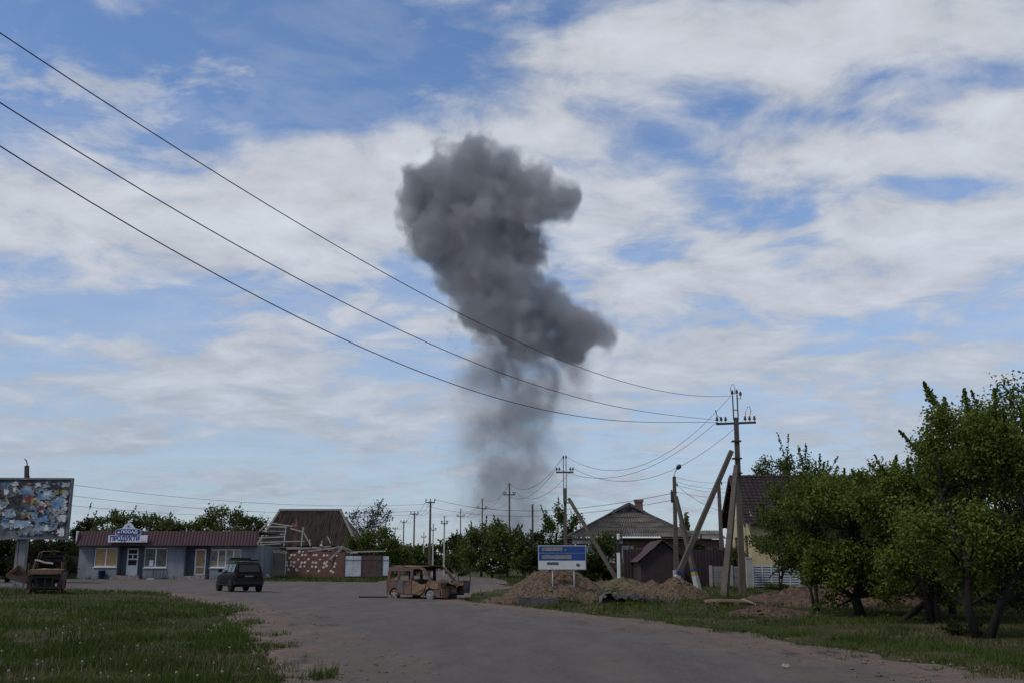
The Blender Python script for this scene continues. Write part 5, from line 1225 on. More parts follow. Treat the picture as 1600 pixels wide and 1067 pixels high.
def build_wreck():
    Y0 = 43.5; cx = X(77, Y0); g = G(cx, Y0) - .15
    t = thing('burnt_car', 'rusted burnt-out car shell seen from the front in the grass below the billboard', 'car wreck', (cx, Y0, g), R(-70))
    t.scale = (.9, .80, 1.06)
    # local x forward = towards the viewer; +y is the viewer's right
    ch = M('charred', (.020, .017, .016), .95, .4, 3); W = .80
    red = M('rust_red', (.085, .030, .024), .9, .45, 3, c3=(.05, .035, .03), s3=3, t3=.55)
    outl = [(-1.75, .30)] + arch(-1.15, .34, .30) + arch(1.25, .35, .30) + [(1.78, .32), (1.82, .82), (.75, .93), (.40, 1.30), (.30, 1.32), (-1.55, 1.30), (-1.75, .9)]
    hole = [(-.2, .95), (.55, .93), (.28, 1.24), (-.2, 1.25)]; hole2 = [(-1.5, .95), (-.35, .95), (-.35, 1.25), (-1.4, 1.25)]
    for sg in (-1, 1):
        MB().panel(outl, [hole, hole2], .05, lambda u, v, q: (u, sg * (W - q) - sg * .10 * max(0, v - .9) / .4, v)).build('side', red if sg > 0 else RUST_D, t)
    P = np.zeros((10, 12, 3))
    for i in range(10):
        for j in range(12):
            u = .72 + 1.12 * i / 9; v = -.79 + 1.58 * j / 11
            P[i, j] = (u, v, 1.06 - .04 * (i / 9) + .03 * math.cos(v * 2) + .012 * math.sin(9 * v + 4 * u) - (.10 if i == 9 else 0))
    grid_mesh('bonnet', P, RUST_T, t)
    MB().bar((1.84, -.79, .96), (1.84, .79, .97), .09, .17).build('bonnet_lip', RUST_T, t)
    MB().tube([(.80, -.70, .95), (.36, -.64, 1.34), (.30, -.30, 1.40)], .035, 6).build('windscreen_pillar', RUST, t)
    MB().tube([(.80, .70, .95), (.36, .64, 1.33)], .035, 6).build('windscreen_pillar', red, t)
    P = np.zeros((6, 10, 3))
    for i in range(6):
        for j in range(10):
            u = .05 + .36 * i / 5; v = -.68 + .9 * j / 9
            P[i, j] = (u, v, 1.43 - .14 * (j / 9) ** 1.5 + .02 * math.sin(8 * v) - (.06 if i == 5 else 0))
    grid_mesh('roof_remnant', P, M('scorched_pale', (.22, .20, .185), .9, .35, 3), t)
    for a, b in (((-.1, -.62, 1.36), (-.15, -.55, 1.70)), ((-1.2, -.62, 1.3), (-1.2, -.5, 1.75)), ((-1.2, .62, 1.3), (-1.2, .60, 1.60))): MB().tube([a, b], .025, 5).build('bent_rail', RUST_D, t)
    MB().tube([(-.15, -.56, 1.66), (-.15, -.46, 1.74), (-.15, -.3, 1.76), (-.2, .0, 1.76)], .022, 5).build('bent_rail', RUST_T, t)
    MB().tube([(-1.2, -.5, 1.76), (-1.2, .1, 1.79), (-1.2, .62, 1.72)], .022, 5).build('bent_rail', RUST_D, t)
    for zz in (1.45, 1.62): MB().box(-1.3, -1.24, -.46, -.02, zz - .1, zz + .02).build('seat_back', ch, t); MB().box(-1.3, -1.24, .08, .56, zz - .1, zz + .02).build('seat_back', ch, t)
    MB().box(.45, .62, -.7, .7, .55, .92).build('dashboard', ch, t)
    MB().box(-1.6, 1.5, -.72, .72, .28, .34).build('floor_pan', ch, t)
    MB().box(.95, 1.5, -.35, .35, .35, .78).box(1.55, 1.62, -.5, .5, .40, .8).build('engine', ch, t)
    MB().panel([(-.76, .34), (.76, .34), (.78, .80), (-.78, .80)], [[(-.66, .42), (-.40, .42), (-.40, .70), (-.66, .70)], [(-.34, .40), (.0, .40), (.0, .74), (-.34, .74)], [(.06, .40), (.36, .40), (.36, .74), (.06, .74)], [(.42, .42), (.66, .42), (.66, .70), (.42, .70)]], .05, lambda u, v, q: (1.76 + q, u, v)).build('front_grille', M('ashen_metal', (.028, .024, .022), .9, .5, 4), t)
    for x in (-1.15, 1.25):
        for sg in (-1, 1): MB().lathe([(.17, -.08), (.27, -.08), (.27, .08), (.17, .08)], 16, (x, sg * .68, .27), 'y').build('wheel', RUST_D, t)
    # door hanging open and the torn-off panel at its side
    MB().bar((.80, -.86, .34), (.86, -.90, 1.28), .06, .12).build('door_edge', RUST, t)
    pn = thing('torn_car_panel', 'rusty diamond-shaped torn car panel hanging beside the burnt car', 'car panel', at(29, 899, 43.0) - Vector((0, 0, 0)), R(8))
    MB().panel([(-.52, -.02), (-.44, .10), (-.02, .46), (.06, .42), (.38, .02), (.36, -.12), (.30, -.34), (.05, -.26), (-.25, -.18)], [[(-.28, .08), (-.02, .28), (.2, .06), (-.02, -.06)]], .05, lambda u, v, q: (u, q + .1 * u, v)).build('outer_skin', RUST, pn)
    MB().panel([(-.30, .07), (-.02, .30), (.22, .06), (-.02, -.08)], [], .02, lambda u, v, q: (u, q + .05 + .1 * u, v)).build('inner_skin', RUST_D, pn)
    MB().tube([(-.50, .0, .03), (-.02, -.02, .45), (.38, .03, .0)], .025, 5).build('rim_bead', RUST_T, pn)
    MB().bar((.30, .1, -.2), (.62, .2, -.28), .06, .08).build('hinge_arm', RUST_D, pn)
build_wreck()
# ------------------------------------------------------------------ trees and shrubs
BARK = M('bark', (.024, .019, .016), .95, .35, 5, stretch=(4, 4, 1), bump=.4)
LM = {'dark': leaf_mat('leaf_dark', (.018, .030, .006), (.085, .112, .022)),
      'mid': leaf_mat('leaf_mid', (.030, .046, .010), (.110, .138, .030)),
      'light': leaf_mat('leaf_light', (.050, .070, .014), (.150, .170, .040)),
      'near': leaf_mat('leaf_near', (.026, .042, .006), (.155, .195, .034), clump=.7),
      'grey': leaf_mat('leaf_greyish', (.060, .065, .075), (.14, .14, .145)),
      'deep': leaf_mat('leaf_deep', (.011, .018, .006), (.040, .052, .014))}
def leaves(C, size, rng, up=.4):
    n = len(C)
    nrm = rng.normal(size=(n, 3)); nrm[:, 2] += up; nrm /= np.linalg.norm(nrm, axis=1, keepdims=True)
    a = rng.normal(size=(n, 3)); a -= (a * nrm).sum(1, keepdims=True) * nrm; a /= np.linalg.norm(a, axis=1, keepdims=True)
    b = np.cross(nrm, a); s = size * rng.uniform(.65, 1.35, (n, 1))
    return np.stack([C - a * s * .5, C + b * s * .30 + nrm * s * .06, C + a * s * .5, C - b * s * .30 + nrm * s * .06], 1)
def tree(name, label, cat, base, h, rx, ry, nleaf, lsize, kind, seed, group=None, cb=.25, stems=1, tr=.12, nclump=26, shoots=10, shoot_len=.22, lean=(0, 0), bare=False, csize=.30, spread=.5, limb_r=.3, top=1.0):
    rng = np.random.default_rng(seed); rn = random.Random(seed)
    root = thing(name, label, cat, (base[0], base[1], base[2] - .05), 0, group)
    cz = h * (cb + (1 - cb) / 2); hz = h * (1 - cb) / 2
    # clump centres spread through an uneven ellipsoid
    rx *= 1.28; ry *= 1.28; K = []
    while len(K) < nclump:
        d = rng.normal(size=3); d /= np.linalg.norm(d); q = rng.uniform(.25, 1) ** .5
        bx_ = np.sign(d) * np.abs(d) ** .72; d = bx_ / max(1e-6, (np.abs(bx_) ** 3).sum() ** (1 / 3)); wob = .92 + .22 * math.sin(3 * math.atan2(d[1], d[0]) + seed) + .15 * math.sin(5 * d[2] + seed)
        p = np.array([d[0] * rx * q * wob * .80, d[1] * ry * q * wob * .80, d[2] * hz * q * .82])
        k = (1 - .22 * max(0, p[2]) / hz) if top == 1.0 else (1 - (1 - top) * (p[2] / hz * .5 + .5))
        p[0] *= k; p[1] *= k
        K.append(p + np.array([lean[0] * (.5 + p[2] / hz * .5), lean[1], cz]))
    K = np.array(K)
    m = MB(); tr_ = tr
    tips = []
    for s in range(stems):
        a = 2 * math.pi * s / max(1, stems) + rn.uniform(0, 2); off = .0 if stems == 1 else tr_ * 1.3
        p0 = Vector((off * math.cos(a), off * math.sin(a), -.1)); sp = spread * rx * (0.15 if stems == 1 else .5)
        p3 = Vector((lean[0] * .7 + sp * math.cos(a), lean[1] * .7 + sp * math.sin(a), cz + hz * .35))
        pts = []; rr = []
        for i in range(6):
            t = i / 5; q = p0.lerp(p3, t) + Vector((rn.uniform(-1, 1), rn.uniform(-1, 1), 0)) * tr_ * 1.2 * (1 if 0 < i < 5 else 0); pts.append(q); rr.append(tr_ * (1.25 if i == 0 else 1) * (1 - .72 * t))
        m.tube(pts, rr, 7); tips.append((pts, rr))
    for i, c in enumerate(K):
        pts, rr = tips[i % len(tips)]
        j = rn.choice((2, 2, 3, 3, 4)) if c[2] > cz - hz * .3 else rn.choice((1, 2))
        st = pts[j]; e = Vector(c); mid = st.lerp(e, .5) + Vector((rn.uniform(-.1, .1) * rx, rn.uniform(-.1, .1) * ry, -.06 * h * rn.random()))
        r0 = min(rr[j] * .7, tr_ * limb_r + .01)
        m.tube([st, mid, e], [r0, r0 * .6, r0 * .18], 5, cap=False)
        if bare:
            for _ in range(9):
                d = Vector((rn.gauss(0, 1), rn.gauss(0, 1), rn.gauss(.7, .7))).normalized(); l = rn.uniform(.15, .42) * rx
                q0 = mid.lerp(e, rn.random()); m.tube([q0, q0 + d * l * .5 + Vector((0, 0, .04)), q0 + d * l], [r0 * .3 + .006, r0 * .2 + .005, .004 + .002 * lsize], 4, cap=False)
    # leaves in clumps
    w_ = rng.uniform(.6, 1.4, nclump); w_ /= w_.sum(); idx = rng.choice(nclump, nleaf, p=w_)
    d = rng.normal(size=(nleaf, 3)); d /= np.linalg.norm(d, axis=1, keepdims=True)
    rad = rng.uniform(0, 1, (nleaf, 1)) ** .55 * rng.uniform(.7, 1.25, (nleaf, 1))
    cs = np.array([rx, ry, hz * .8]) * csize * rng.uniform(.75, 1.35, (nclump, 1))
    C = K[idx] + d * rad * cs[idx]
    L_ = [C]
    # leafy shoots that break the outline
    for s in range(shoots):
        c = K[rng.integers(nclump)]
        out = c - np.array([lean[0] * .5, lean[1], cz]); out = out / (np.linalg.norm(out) + 1e-6) + np.array([rng.normal(0, .25), rng.normal(0, .25), rng.uniform(.5, 1.4)]); out /= np.linalg.norm(out)
        ln = shoot_len * h * rng.uniform(.6, 1.3); st = c + out * min(rx, hz) * csize * .7
        k = max(8, int(nleaf * .004)); t = rng.uniform(0, 1, (k, 1))
        L_.append(st + out * ln * t + rng.normal(0, .035 * h * .25, (k, 3)) * (1.15 - t))
        m.tube([tuple(st - out * ln * .3), tuple(st + out * ln)], [.010 + .0012 * h, .004], 4, cap=False)
    C = np.vstack(L_); C = C[C[:, 2] > .05]
    if nleaf > 0: raw_mesh('crown', leaves(C, lsize, rng), 4, LM[kind], root)
    m.build('trunk', BARK, root)
    return root
def tpx(name, label, px, Y, top, hw, kind, seed, nleaf=4200, ls=None, cat='tree', group='village trees', base_py=None, depth=1.0, **k):
    x = X(px, Y); g = G(x, Y); h = Z(top, Y) - g; r = hw * Y / 1594.0
    return tree(name, label, cat, (x, Y, g), h, r, r * depth, nleaf, ls or Y * .0024, kind, seed, group, **k)
BG = 'village trees'
# behind the shop
tpx('round_tree', 'dark round tree just left of the shop roof', 131, 104, 806, 21, 'deep', 1, cb=.42, nclump=44)
tpx('leafy_tree', 'leafy tree behind the left half of the shop roof, left of the domed sign', 184, 92, 793, 36, 'mid', 2, cb=.42, nclump=44, shoots=26, shoot_len=.12)
tpx('leafy_tree', 'leafy tree behind the shop roof just right of the domed sign', 236, 93, 800, 40, 'mid', 3, cb=.42, nclump=44, shoots=26, shoot_len=.12)
tpx('leafy_tree', 'lower tree behind the middle of the shop roof', 288, 95, 809, 36, 'dark', 4, cb=.42, nclump=44, shoots=18, shoot_len=.12)
tpx('leafy_tree', 'broad tree behind the right half of the shop roof', 345, 94, 788, 42, 'mid', 5, cb=.42, nclump=44, shoots=24, shoot_len=.10)
tpx('leafy_tree', 'dark tree at the right end of the shop roof', 386, 96, 800, 24, 'dark', 6, cb=.42, nclump=44, nleaf=3000)
tpx('bare_tree', 'bare branching tree between the shop and the big brown roof', 404, 104, 794, 24, 'dark', 7, nleaf=350, ls=.16, bare=True, nclump=22, cb=.3, shoots=2, tr=.16)
tpx('bare_tree', 'bare treetop peeking over the ridge of the big brown roof', 497, 110, 789, 13, 'dark', 8, nleaf=120, ls=.14, bare=True, nclump=16, cb=.5, shoots=0, tr=.12)
# hedge left
for i, (px, top, hw, Y) in enumerate([(-18, 826, 28, 66), (14, 829, 26, 67), (44, 828, 26, 66), (74, 832, 24, 67.5), (100, 834, 21, 66.5), (118, 842, 14, 84)]):
    tpx('hedge_shrub', ('dark shrub %s' % ('at the picture edge behind the billboard', 'behind the billboard post', 'behind the burnt car, left of its roof', 'directly behind the burnt car', 'between the burnt car and the shop', 'touching the left end of the shop'))[i] if False else ['dark shrub at the picture edge behind the billboard', 'dark shrub behind the billboard post', 'dark shrub behind the left side of the burnt car', 'dark shrub directly behind the burnt car', 'dark shrub between the burnt car and the shop', 'small dark shrub touching the end of the shop'][i], px, Y, top, hw, 'deep', 20 + i, nleaf=3600, cat='shrub', group='dark hedge behind the billboard', cb=.02, nclump=30, shoots=6, shoot_len=.1)
# around the ruin
tpx('silver_tree', 'sparse silver-grey tree with see-through crown right of the big brown roof', 570, 100, 776, 40, 'grey', 30, nleaf=1300, ls=.24, cb=.28, nclump=40, shoots=18, shoot_len=.08, bare=True, csize=.26)
tpx('green_bush', 'large green bush in front of the silver-grey tree', 586, 87, 816, 36, 'mid', 31, nleaf=5000, cat='bush', cb=.02, nclump=34, shoots=6, shoot_len=.08)
tpx('green_bush', 'smaller green bush against the end of the big brown roof', 553, 87.5, 836, 17, 'light', 32, nleaf=2200, cat='bush', cb=.02)
tpx('green_bush', 'green bush standing behind the narrow pale gate leaf', 622, 92, 842, 20, 'light', 33, nleaf=3000, cat='bush', cb=.02)
# along the side road
tpx('green_bush', 'dark bush at the left verge behind the second pole', 648, 118, 852, 18, 'dark', 34, nleaf=2500, cat='bush', cb=.02)
tpx('round_tree', 'far dark tree at the end of the side road', 683, 240, 848, 26, 'dark', 35, nleaf=3000, cb=.05)
tpx('round_tree', 'far hazy tree left of the side road end', 640, 230, 846, 24, 'dark', 36, nleaf=3000, cb=.05)
tpx('dark_tree', 'dark tree with bare twigs left of the tall green bushes', 716, 128, 822, 26, 'deep', 37, nleaf=3600, cb=.05, shoots=14, shoot_len=.1)
tpx('green_bush', 'rounded bush at the right verge of the side road', 722, 112, 848, 24, 'dark', 38, nleaf=3200, cat='bush', cb=.02)
tpx('tall_bush', 'tall green bush with upright shoots beside the cross-arm pole', 752, 98, 812, 34, 'mid', 39, nleaf=5200, cat='bush', cb=.02, nclump=34, shoots=26, shoot_len=.14)
tpx('tall_bush', 'tallest green bush, straight in front of the cross-arm pole', 793, 92, 803, 36, 'mid', 40, nleaf=6000, cat='bush', cb=.02, nclump=36, shoots=34, shoot_len=.15)
tpx('tall_bush', 'green bush right of the tallest one, left of the road sign', 828, 88, 822, 28, 'dark', 41, nleaf=4500, cat='bush', cb=.02, nclump=30, shoots=22, shoot_len=.14)
fb = tpx('flowering_bush', 'low bush with white blossom at the foot of the tall bushes', 770, 84, 862, 24, 'dark', 42, nleaf=2600, cat='bush', cb=.02, nclump=24, shoots=8, shoot_len=.1)
_r = np.random.default_rng(3); _c = np.stack([_r.normal(0, .45, 46), _r.uniform(-1.4, -.9, 46), _r.uniform(.5, 1.6, 46)], 1)
raw_mesh('blossom', leaves(_c, .14, _r), 4, M('blossom_white', (.55, .55, .54)), fb)
tpx('green_bush', 'dark bush tucked in behind the left edge of the road sign', 846, 82, 846, 18, 'deep', 43, nleaf=2600, cat='bush', cb=.02)
tpx('pointed_tree', 'slender-topped tree behind the pole with green rods', 868, 88, 782, 24, 'dark', 44, nleaf=4000, cb=.05, shoots=20, shoot_len=.16, nclump=26)
tpx('pointed_tree', 'tree between the pole with green rods and the slate roof', 902, 92, 800, 20, 'mid', 45, nleaf=3000, cb=.05, shoots=14, shoot_len=.12)
wb = tpx('flowering_bush', 'bush with white blossom at the right edge of the road sign', 914, 70, 850, 13, 'dark', 46, nleaf=1600, cat='bush', cb=.02, nclump=18)
_c = np.stack([_r.normal(0, .3, 26), _r.uniform(-.7, -.4, 26), _r.uniform(1.9, 2.9, 26)], 1); raw_mesh('blossom', leaves(_c, .12, _r), 4, M('blossom_white', (.55, .55, .54)), wb)
tpx('green_bush', 'tall dark bush in front of the slate-roofed house', 944, 70.3, 826, 25, 'mid', 47, nleaf=5200, cat='bush', cb=.02, nclump=34, shoots=14, shoot_len=.14)
tpx('green_bush', 'lower bush between the road sign and the strut foot', 925, 69.8, 858, 21, 'dark', 48, nleaf=3000, cat='bush', cb=.02)
tpx('green_bush', 'light green shrub between the marker post and the brown shed', 992, 68, 848, 13, 'light', 49, nleaf=1600, cat='bush', cb=.05, nclump=18)
tpx('slim_tree', 'slim pale tree between the lamp pole and its strut', 1071, 100, 794, 9, 'light', 50, nleaf=1300, cb=.3, nclump=20, shoots=12, shoot_len=.07)
tpx('green_bush', 'dark shrubs of the yard rising over the brown fence', 1090, 66, 842, 32, 'deep', 51, nleaf=4200, cat='bush', cb=.05, nclump=30)
tpx('green_bush', 'shrub over the fence between lamp pole strut and plain pole', 1122, 66, 848, 22, 'dark', 52, nleaf=3200, cat='bush', cb=.05, nclump=24)
tpx('green_bush', 'light green shrub at the corner of the yellow house', 1152, 60.3, 848, 17, 'light', 53, nleaf=2600, cat='bush', cb=.05, nclump=24, shoots=12, shoot_len=.12)
tpx('round_tree', 'dark round treetop above the ridge of the yellow house', 1216, 90, 711, 36, 'dark', 54, nleaf=5200, cb=.45, nclump=34, shoots=8, shoot_len=.06)
tpx('green_bush', 'dark shrub peeping over the brown fence left of the lamp pole', 1046, 62.6, 847, 12, 'dark', 55, nleaf=1800, cat='bush', cb=.1, nclump=20)
# ---- the near trees on the right
NG = 'near trees on the right verge'
def near(label, trunk, Y, top, cpx, hw, nleaf, seed, kind='near', ls=.10, cb=.2, **k):
    x = X(trunk, Y); g = G(x, Y); h = Z(top, Y) - g; s = Y / 1594.0
    return tree('garden_tree', label, 'tree', (x, Y, g), h, hw * s, hw * s * .9, nleaf, ls, kind, seed, NG, cb=cb, lean=((cpx - trunk) * s, 0), **k)
near('tall tree with long spreading branches, largest at the right edge', 1524, 23.6, 572, 1625, 150, 57500, 60, ls=.085, cb=.02, stems=4, tr=.095, nclump=80, shoots=34, shoot_len=.11, spread=1.2, csize=.20, limb_r=.42)
near('broad low-branching tree left of the largest tree, with forked stems', 1452, 29.0, 695, 1435, 88, 30000, 61, ls=.095, cb=.02, stems=3, tr=.085, nclump=60, shoots=30, shoot_len=.11, csize=.23)
near('rounded tree in front of the yellow house, with one thick trunk', 1340, 33.0, 710, 1330, 92, 28750, 62, ls=.105, cb=.02, stems=1, tr=.16, nclump=60, shoots=24, shoot_len=.10, csize=.23)
near('thin-twigged tree with sparse upright shoots before the tiled roof', 1272, 36.0, 705, 1256, 56, 11875, 63, kind='mid', ls=.095, cb=.22, stems=3, tr=.06, nclump=44, shoots=50, shoot_len=.15, csize=.24, bare=True)
near('two-stemmed small tree between the thick trunk and the forked stems', 1392, 31.0, 720, 1740, 62, 13000, 64, ls=.10, cb=.02, stems=2, tr=.075, nclump=42, shoots=18, shoot_len=.10)
near('dense tree filling the far right edge behind the largest tree', 1600, 30.5, 650, 1610, 115, 25000, 65, kind='dark', ls=.115, cb=.02, stems=2, tr=.12, nclump=56, shoots=14)
near('dark tree behind the forked stems, over the earth heap', 1465, 40.0, 690, 1462, 88, 16250, 66, kind='dark', ls=.13, cb=.02, stems=2, tr=.09, nclump=44, shoots=12)
near('low dark shrubby tree left of the earth heap by the white fence', 1262, 46.0, 775, 1250, 58, 13125, 67, kind='dark', ls=.12, cb=.22, stems=3, tr=.05, nclump=40, shoots=16)
near('dark shrubby tree behind the thick trunk', 1360, 44.0, 750, 1360, 80, 13750, 68, kind='dark', ls=.13, cb=.02, stems=2, tr=.07, nclump=40, shoots=12)
near('dark shrub under the right edge of the largest tree', 1580, 38.0, 845, 1580, 90, 8750, 69, kind='deep', ls=.12, cb=.02, stems=3, tr=.05, nclump=34, shoots=10)
near('shrubby dark tree farthest under the trees at the right', 1520, 46.0, 800, 1520, 80, 8750, 70, kind='deep', ls=.14, cb=.02, stems=2, tr=.06, nclump=34, shoots=10)
near('leafy tree filling the gap just left of the largest tree', 1478, 33.5, 668, 1478, 58, 15000, 72, ls=.10, cb=.04, stems=2, tr=.08, nclump=50, shoots=22, shoot_len=.10)
near('mid-green bushy tree hiding the corner of the yellow house', 1216, 52.0, 786, 1218, 36, 7500, 71, kind='mid', ls=.13, cb=.34, stems=2, tr=.05, nclump=34, shoots=18, shoot_len=.12)
# distant wood that closes the horizon
def far_wood():
    rng = np.random.default_rng(77); n = 26000
    x = rng.uniform(-260, 260, n); y = 300 + rng.uniform(0, 60, n)
    hh = 4.0 + 6.5 * fbm(x * .045, y * .01, 50, 4) ** 1.0 + 1.5 * vnoise(x * .3, x * 0, 51)
    gap = np.exp(-((x - X(690, 320)) / 5.0) ** 2)
    z = .2 + hh * rng.uniform(0, 1, n) ** .8 * (1 - .5 * gap)
    o = raw_mesh('far_wood', leaves(np.stack([x, y, z], 1), 1.5, rng), 4, LM['deep']); tag(o, 'dark belt of woodland closing the horizon', 'woodland', kind='stuff')
far_wood()
# ------------------------------------------------------------------ earth mounds, slabs, timber
SOIL = M('dry_soil', (.072, .048, .030), .95, .45, 7.5, c2=(.140, .098, .064), bump=1.0, bscale=14, c3=(.075, .052, .036), s3=3.0, t3=.60)
SOIL_R = M('reddish_soil', (.070, .043, .029), .95, .45, 7, c2=(.125, .080, .054), bump=1.0, bscale=14, c3=(.08, .052, .036), s3=3.5, t3=.58)
CLODS = []
def mound(name, label, cat, px, Y, rx, ry, h, seed, mat=SOIL, rough=.14, n=120, flat=1.0, group='earth mounds'):
    cx = X(px, Y); g = G(cx, Y)
    u = np.linspace(-1, 1, n); U, V = np.meshgrid(u, u)
    r = np.sqrt(U ** 2 + V ** 2) * (1 + .25 * (fbm(U * 1.6 + seed, V * 1.6, seed, 3) - .5))
    prof = np.clip(1 - r ** flat, 0, 1); prof = prof ** .95
    xs, ys = U * rx, V * ry
    lump = (fbm(xs * 1.5 + 7, ys * 1.5, seed + 1, 5) - .5) * rough * 3.2 + (fbm(xs * 5, ys * 5, seed + 2, 4) - .5) * rough * 2.4
    z = prof * h + lump * np.clip(prof * 5, 0, 1) * (.4 + prof) - .10 * (prof <= .02) + terrain(xs + cx, ys + Y) - g
    z = np.where(prof <= 0, terrain(xs + cx, ys + Y) - g - .25, z)
    rg_ = np.random.default_rng(seed + 40); ii = np.argwhere(prof > .03); ii = ii[rg_.choice(len(ii), min(len(ii), int(26 * rx * ry)), replace=False)]
    for i_, j_ in ii: CLODS.append((xs[i_, j_] + cx, ys[i_, j_] + Y, z[i_, j_] + g, rg_.uniform(.02, .10) * rg_.uniform(.4, 1)))
    o = grid_mesh(name, np.dstack([xs, ys, z]), mat); o.location = (cx, Y, g); tag(o, label, cat, group); return o
mound('soil_mound', 'big cone of dry earth heaped up under the road sign', 'mound', 866, 52.0, 2.75, 3.4, 1.66, 5, rough=.15, flat=.92)
mound('soil_mound', 'cone of sandy earth at the foot of the raking strut', 'mound', 1054, 48.0, 1.8, 2.0, 1.0, 6, rough=.13)
mound('soil_mound', 'small sandy hump left of the sandy cone', 'mound', 1018, 50.5, 1.3, 1.4, .72, 7, rough=.07)
mound('soil_mound', 'low mossy hump around the foot of the marker post', 'mound', 968, 57.0, 2.6, 2.2, .62, 8, rough=.06, mat=M('mossy_soil', (.085, .075, .035), .95, .4, 3, c2=(.12, .10, .06), bump=.8))
mound('soil_mound', 'low bank of loose earth in front of the marker post', 'mound', 965, 46.5, 2.6, 1.5, .36, 9, rough=.13, flat=1.6)
mound('soil_mound', 'churned reddish earth spread behind the fallen log', 'mound', 1268, 43.0, 3.4, 4.0, .40, 10, SOIL_R, rough=.17, n=90, flat=1.5)
mound('soil_mound', 'heap of reddish earth under the trees, beyond the thick trunk', 'mound', 1375, 41.0, 3.2, 2.6, .62, 11, SOIL_R, rough=.17, flat=1.4)
mound('soil_mound', 'patch of loose earth spilling towards the road below the log', 'mound', 1195, 34.5, 1.4, 1.7, .14, 12, SOIL_R, rough=.10, flat=1.6)
mound('soil_mound', 'thin spread of earth at the road edge left of the big cone', 'mound', 800, 47.5, 1.5, 1.6, .26, 13, rough=.09, flat=1.5)
bm = bmesh.new(); _rc = random.Random(9)
for x, y, z, r in CLODS:
    bmesh.ops.create_icosphere(bm, subdivisions=1, radius=r, matrix=Matrix.Translation((x, y, z + r * .25)) @ Matrix.Rotation(_rc.uniform(0, 6), 4, 'Z') @ Matrix.Diagonal((_rc.uniform(.8, 1.5), _rc.uniform(.7, 1.2), _rc.uniform(.5, .9), 1)))
me = bpy.data.meshes.new('soil_clods'); bm.to_mesh(me); bm.free(); me.materials.append(SOIL)
o = bpy.data.objects.new('soil_clods', me); col.objects.link(o); tag(o, 'loose clods strewn over the earth mounds', 'clods', kind='stuff')
def slab(name, label, px0, px1, py0, py1, Y, dp, mat, rz, seed, cat='slab', par=None):
    rn = random.Random(seed); x0, x1 = X(px0, Y), X(px1, Y); z0, z1 = Z(py1, Y), Z(py0, Y); n = 14; W = x1 - x0
    P = []
    for i in range(n + 1): P.append((W * i / n, rn.uniform(-.03, .03)))
    for i in range(n + 1)[::-1]: P.append((W * i / n, (z1 - z0) + rn.uniform(-.04, .03) - .1 * (i / n)))
    t = MB().panel(P, [], dp, lambda u, v, q: (u, q + .12 * v, v)).build(name, mat, None, (x0, Y, z0), rz)
    return tag(t, label, cat)
slab('concrete_slab', 'long dark grey slab lying at the foot of the big earth cone', 810.5, 872, 931, 947, 44.2, .5, M('slab_dark', (.060, .060, .064), .85, .35, 3, bump=.6), R(4), 1)
def tarp(label, pts, Y, wd, seed, mat, hgt=.18):
    rng = np.random.default_rng(seed); n = 60; k = 9
    xs = np.interp(np.linspace(0, 1, n), np.linspace(0, 1, len(pts)), [X(p[0], Y) for p in pts]); zs = np.interp(np.linspace(0, 1, n), np.linspace(0, 1, len(pts)), [Z(p[1], Y) for p in pts])
    P = np.zeros((n, k, 3))
    for j in range(k):
        v = j / (k - 1); P[:, j, 0] = xs; P[:, j, 1] = Y + (v - .5) * wd + .1 * np.sin(xs * 3)
        P[:, j, 2] = zs - (2 * v - 1) ** 2 * hgt * .7 + (fbm(xs * 3.2, np.full(n, v * 5.0), seed, 3) - .5) * hgt * 1.8
    o = grid_mesh('plastic_tarp', P, mat); md = o.modifiers.new('s', 'SOLIDIFY'); md.thickness = .02
    tag(o, label, 'tarp', 'sheets along the trench')
tarp('rumpled dark grey sheet end lying on the low earth bank', [(934, 934), (942, 927), (952, 925), (960, 933), (966, 934)], 45.2, .8, 3, M('tarp_grey', (.055, .06, .068), .6, .35, 2), .22)
tarp('long black rumpled sheet half buried along the earth bank', [(962, 931), (985, 928.5), (1005, 933), (1030, 938), (1060, 940), (1078, 946)], 45.0, .9, 4, M('tarp_black', (.022, .022, .026), .55, .35, 2), .20)
tarp('thin dark strip of sheeting right of the grey slab', [(868, 936), (885, 937), (905, 938)], 45.6, .35, 6, M('tarp_black', (.022, .022, .026)), .08)
Yl = 41.0
lg = thing('fallen_log', 'pale fallen log lying across the churned earth', 'log', at(1102, 940, Yl)); lb = at(1102, 940, Yl)
MB().tube([(0, 0, 0), at(1130, 939, Yl) - lb, at(1160, 940, Yl) - lb, at(1182, 942, Yl) - lb], [.11, .105, .10, .085], 10).build('stem', M('peeled_log', (.125, .088, .06), .9, .3, 4, stretch=(.4, 3, 3)), lg)
MB().lathe([(.095, 0), (.09, .01)], 10, (-.008, 0, 0), 'x').build('cut_end', M('cut_wood', (.27, .20, .13)), lg)
for i, px in enumerate((1112, 1118, 1150)):
    x = X(px, Yl); tag(MB().bar((0, 0, -.12), (.0, 0, .1), .22, .2).build('log_block', M('peeled_log', (.2, .145, .1)), None, tuple(at(px, 943.5, Yl))), ['short timber block under the log near its cut end', 'second timber block under the log, close to the first', 'timber block under the thin end of the log'][i], 'timber block', 'timber blocks')
a, b = at(1160, 935.5, 40.6), at(1184, 944.5, 39.8)
tag(MB().bar((0, 0, 0), b - a, .09, .04).build('plank', M('pale_plank', (.22, .175, .115), .85, .2), None, a), 'pale plank leaning against the end of the fallen log', 'plank')
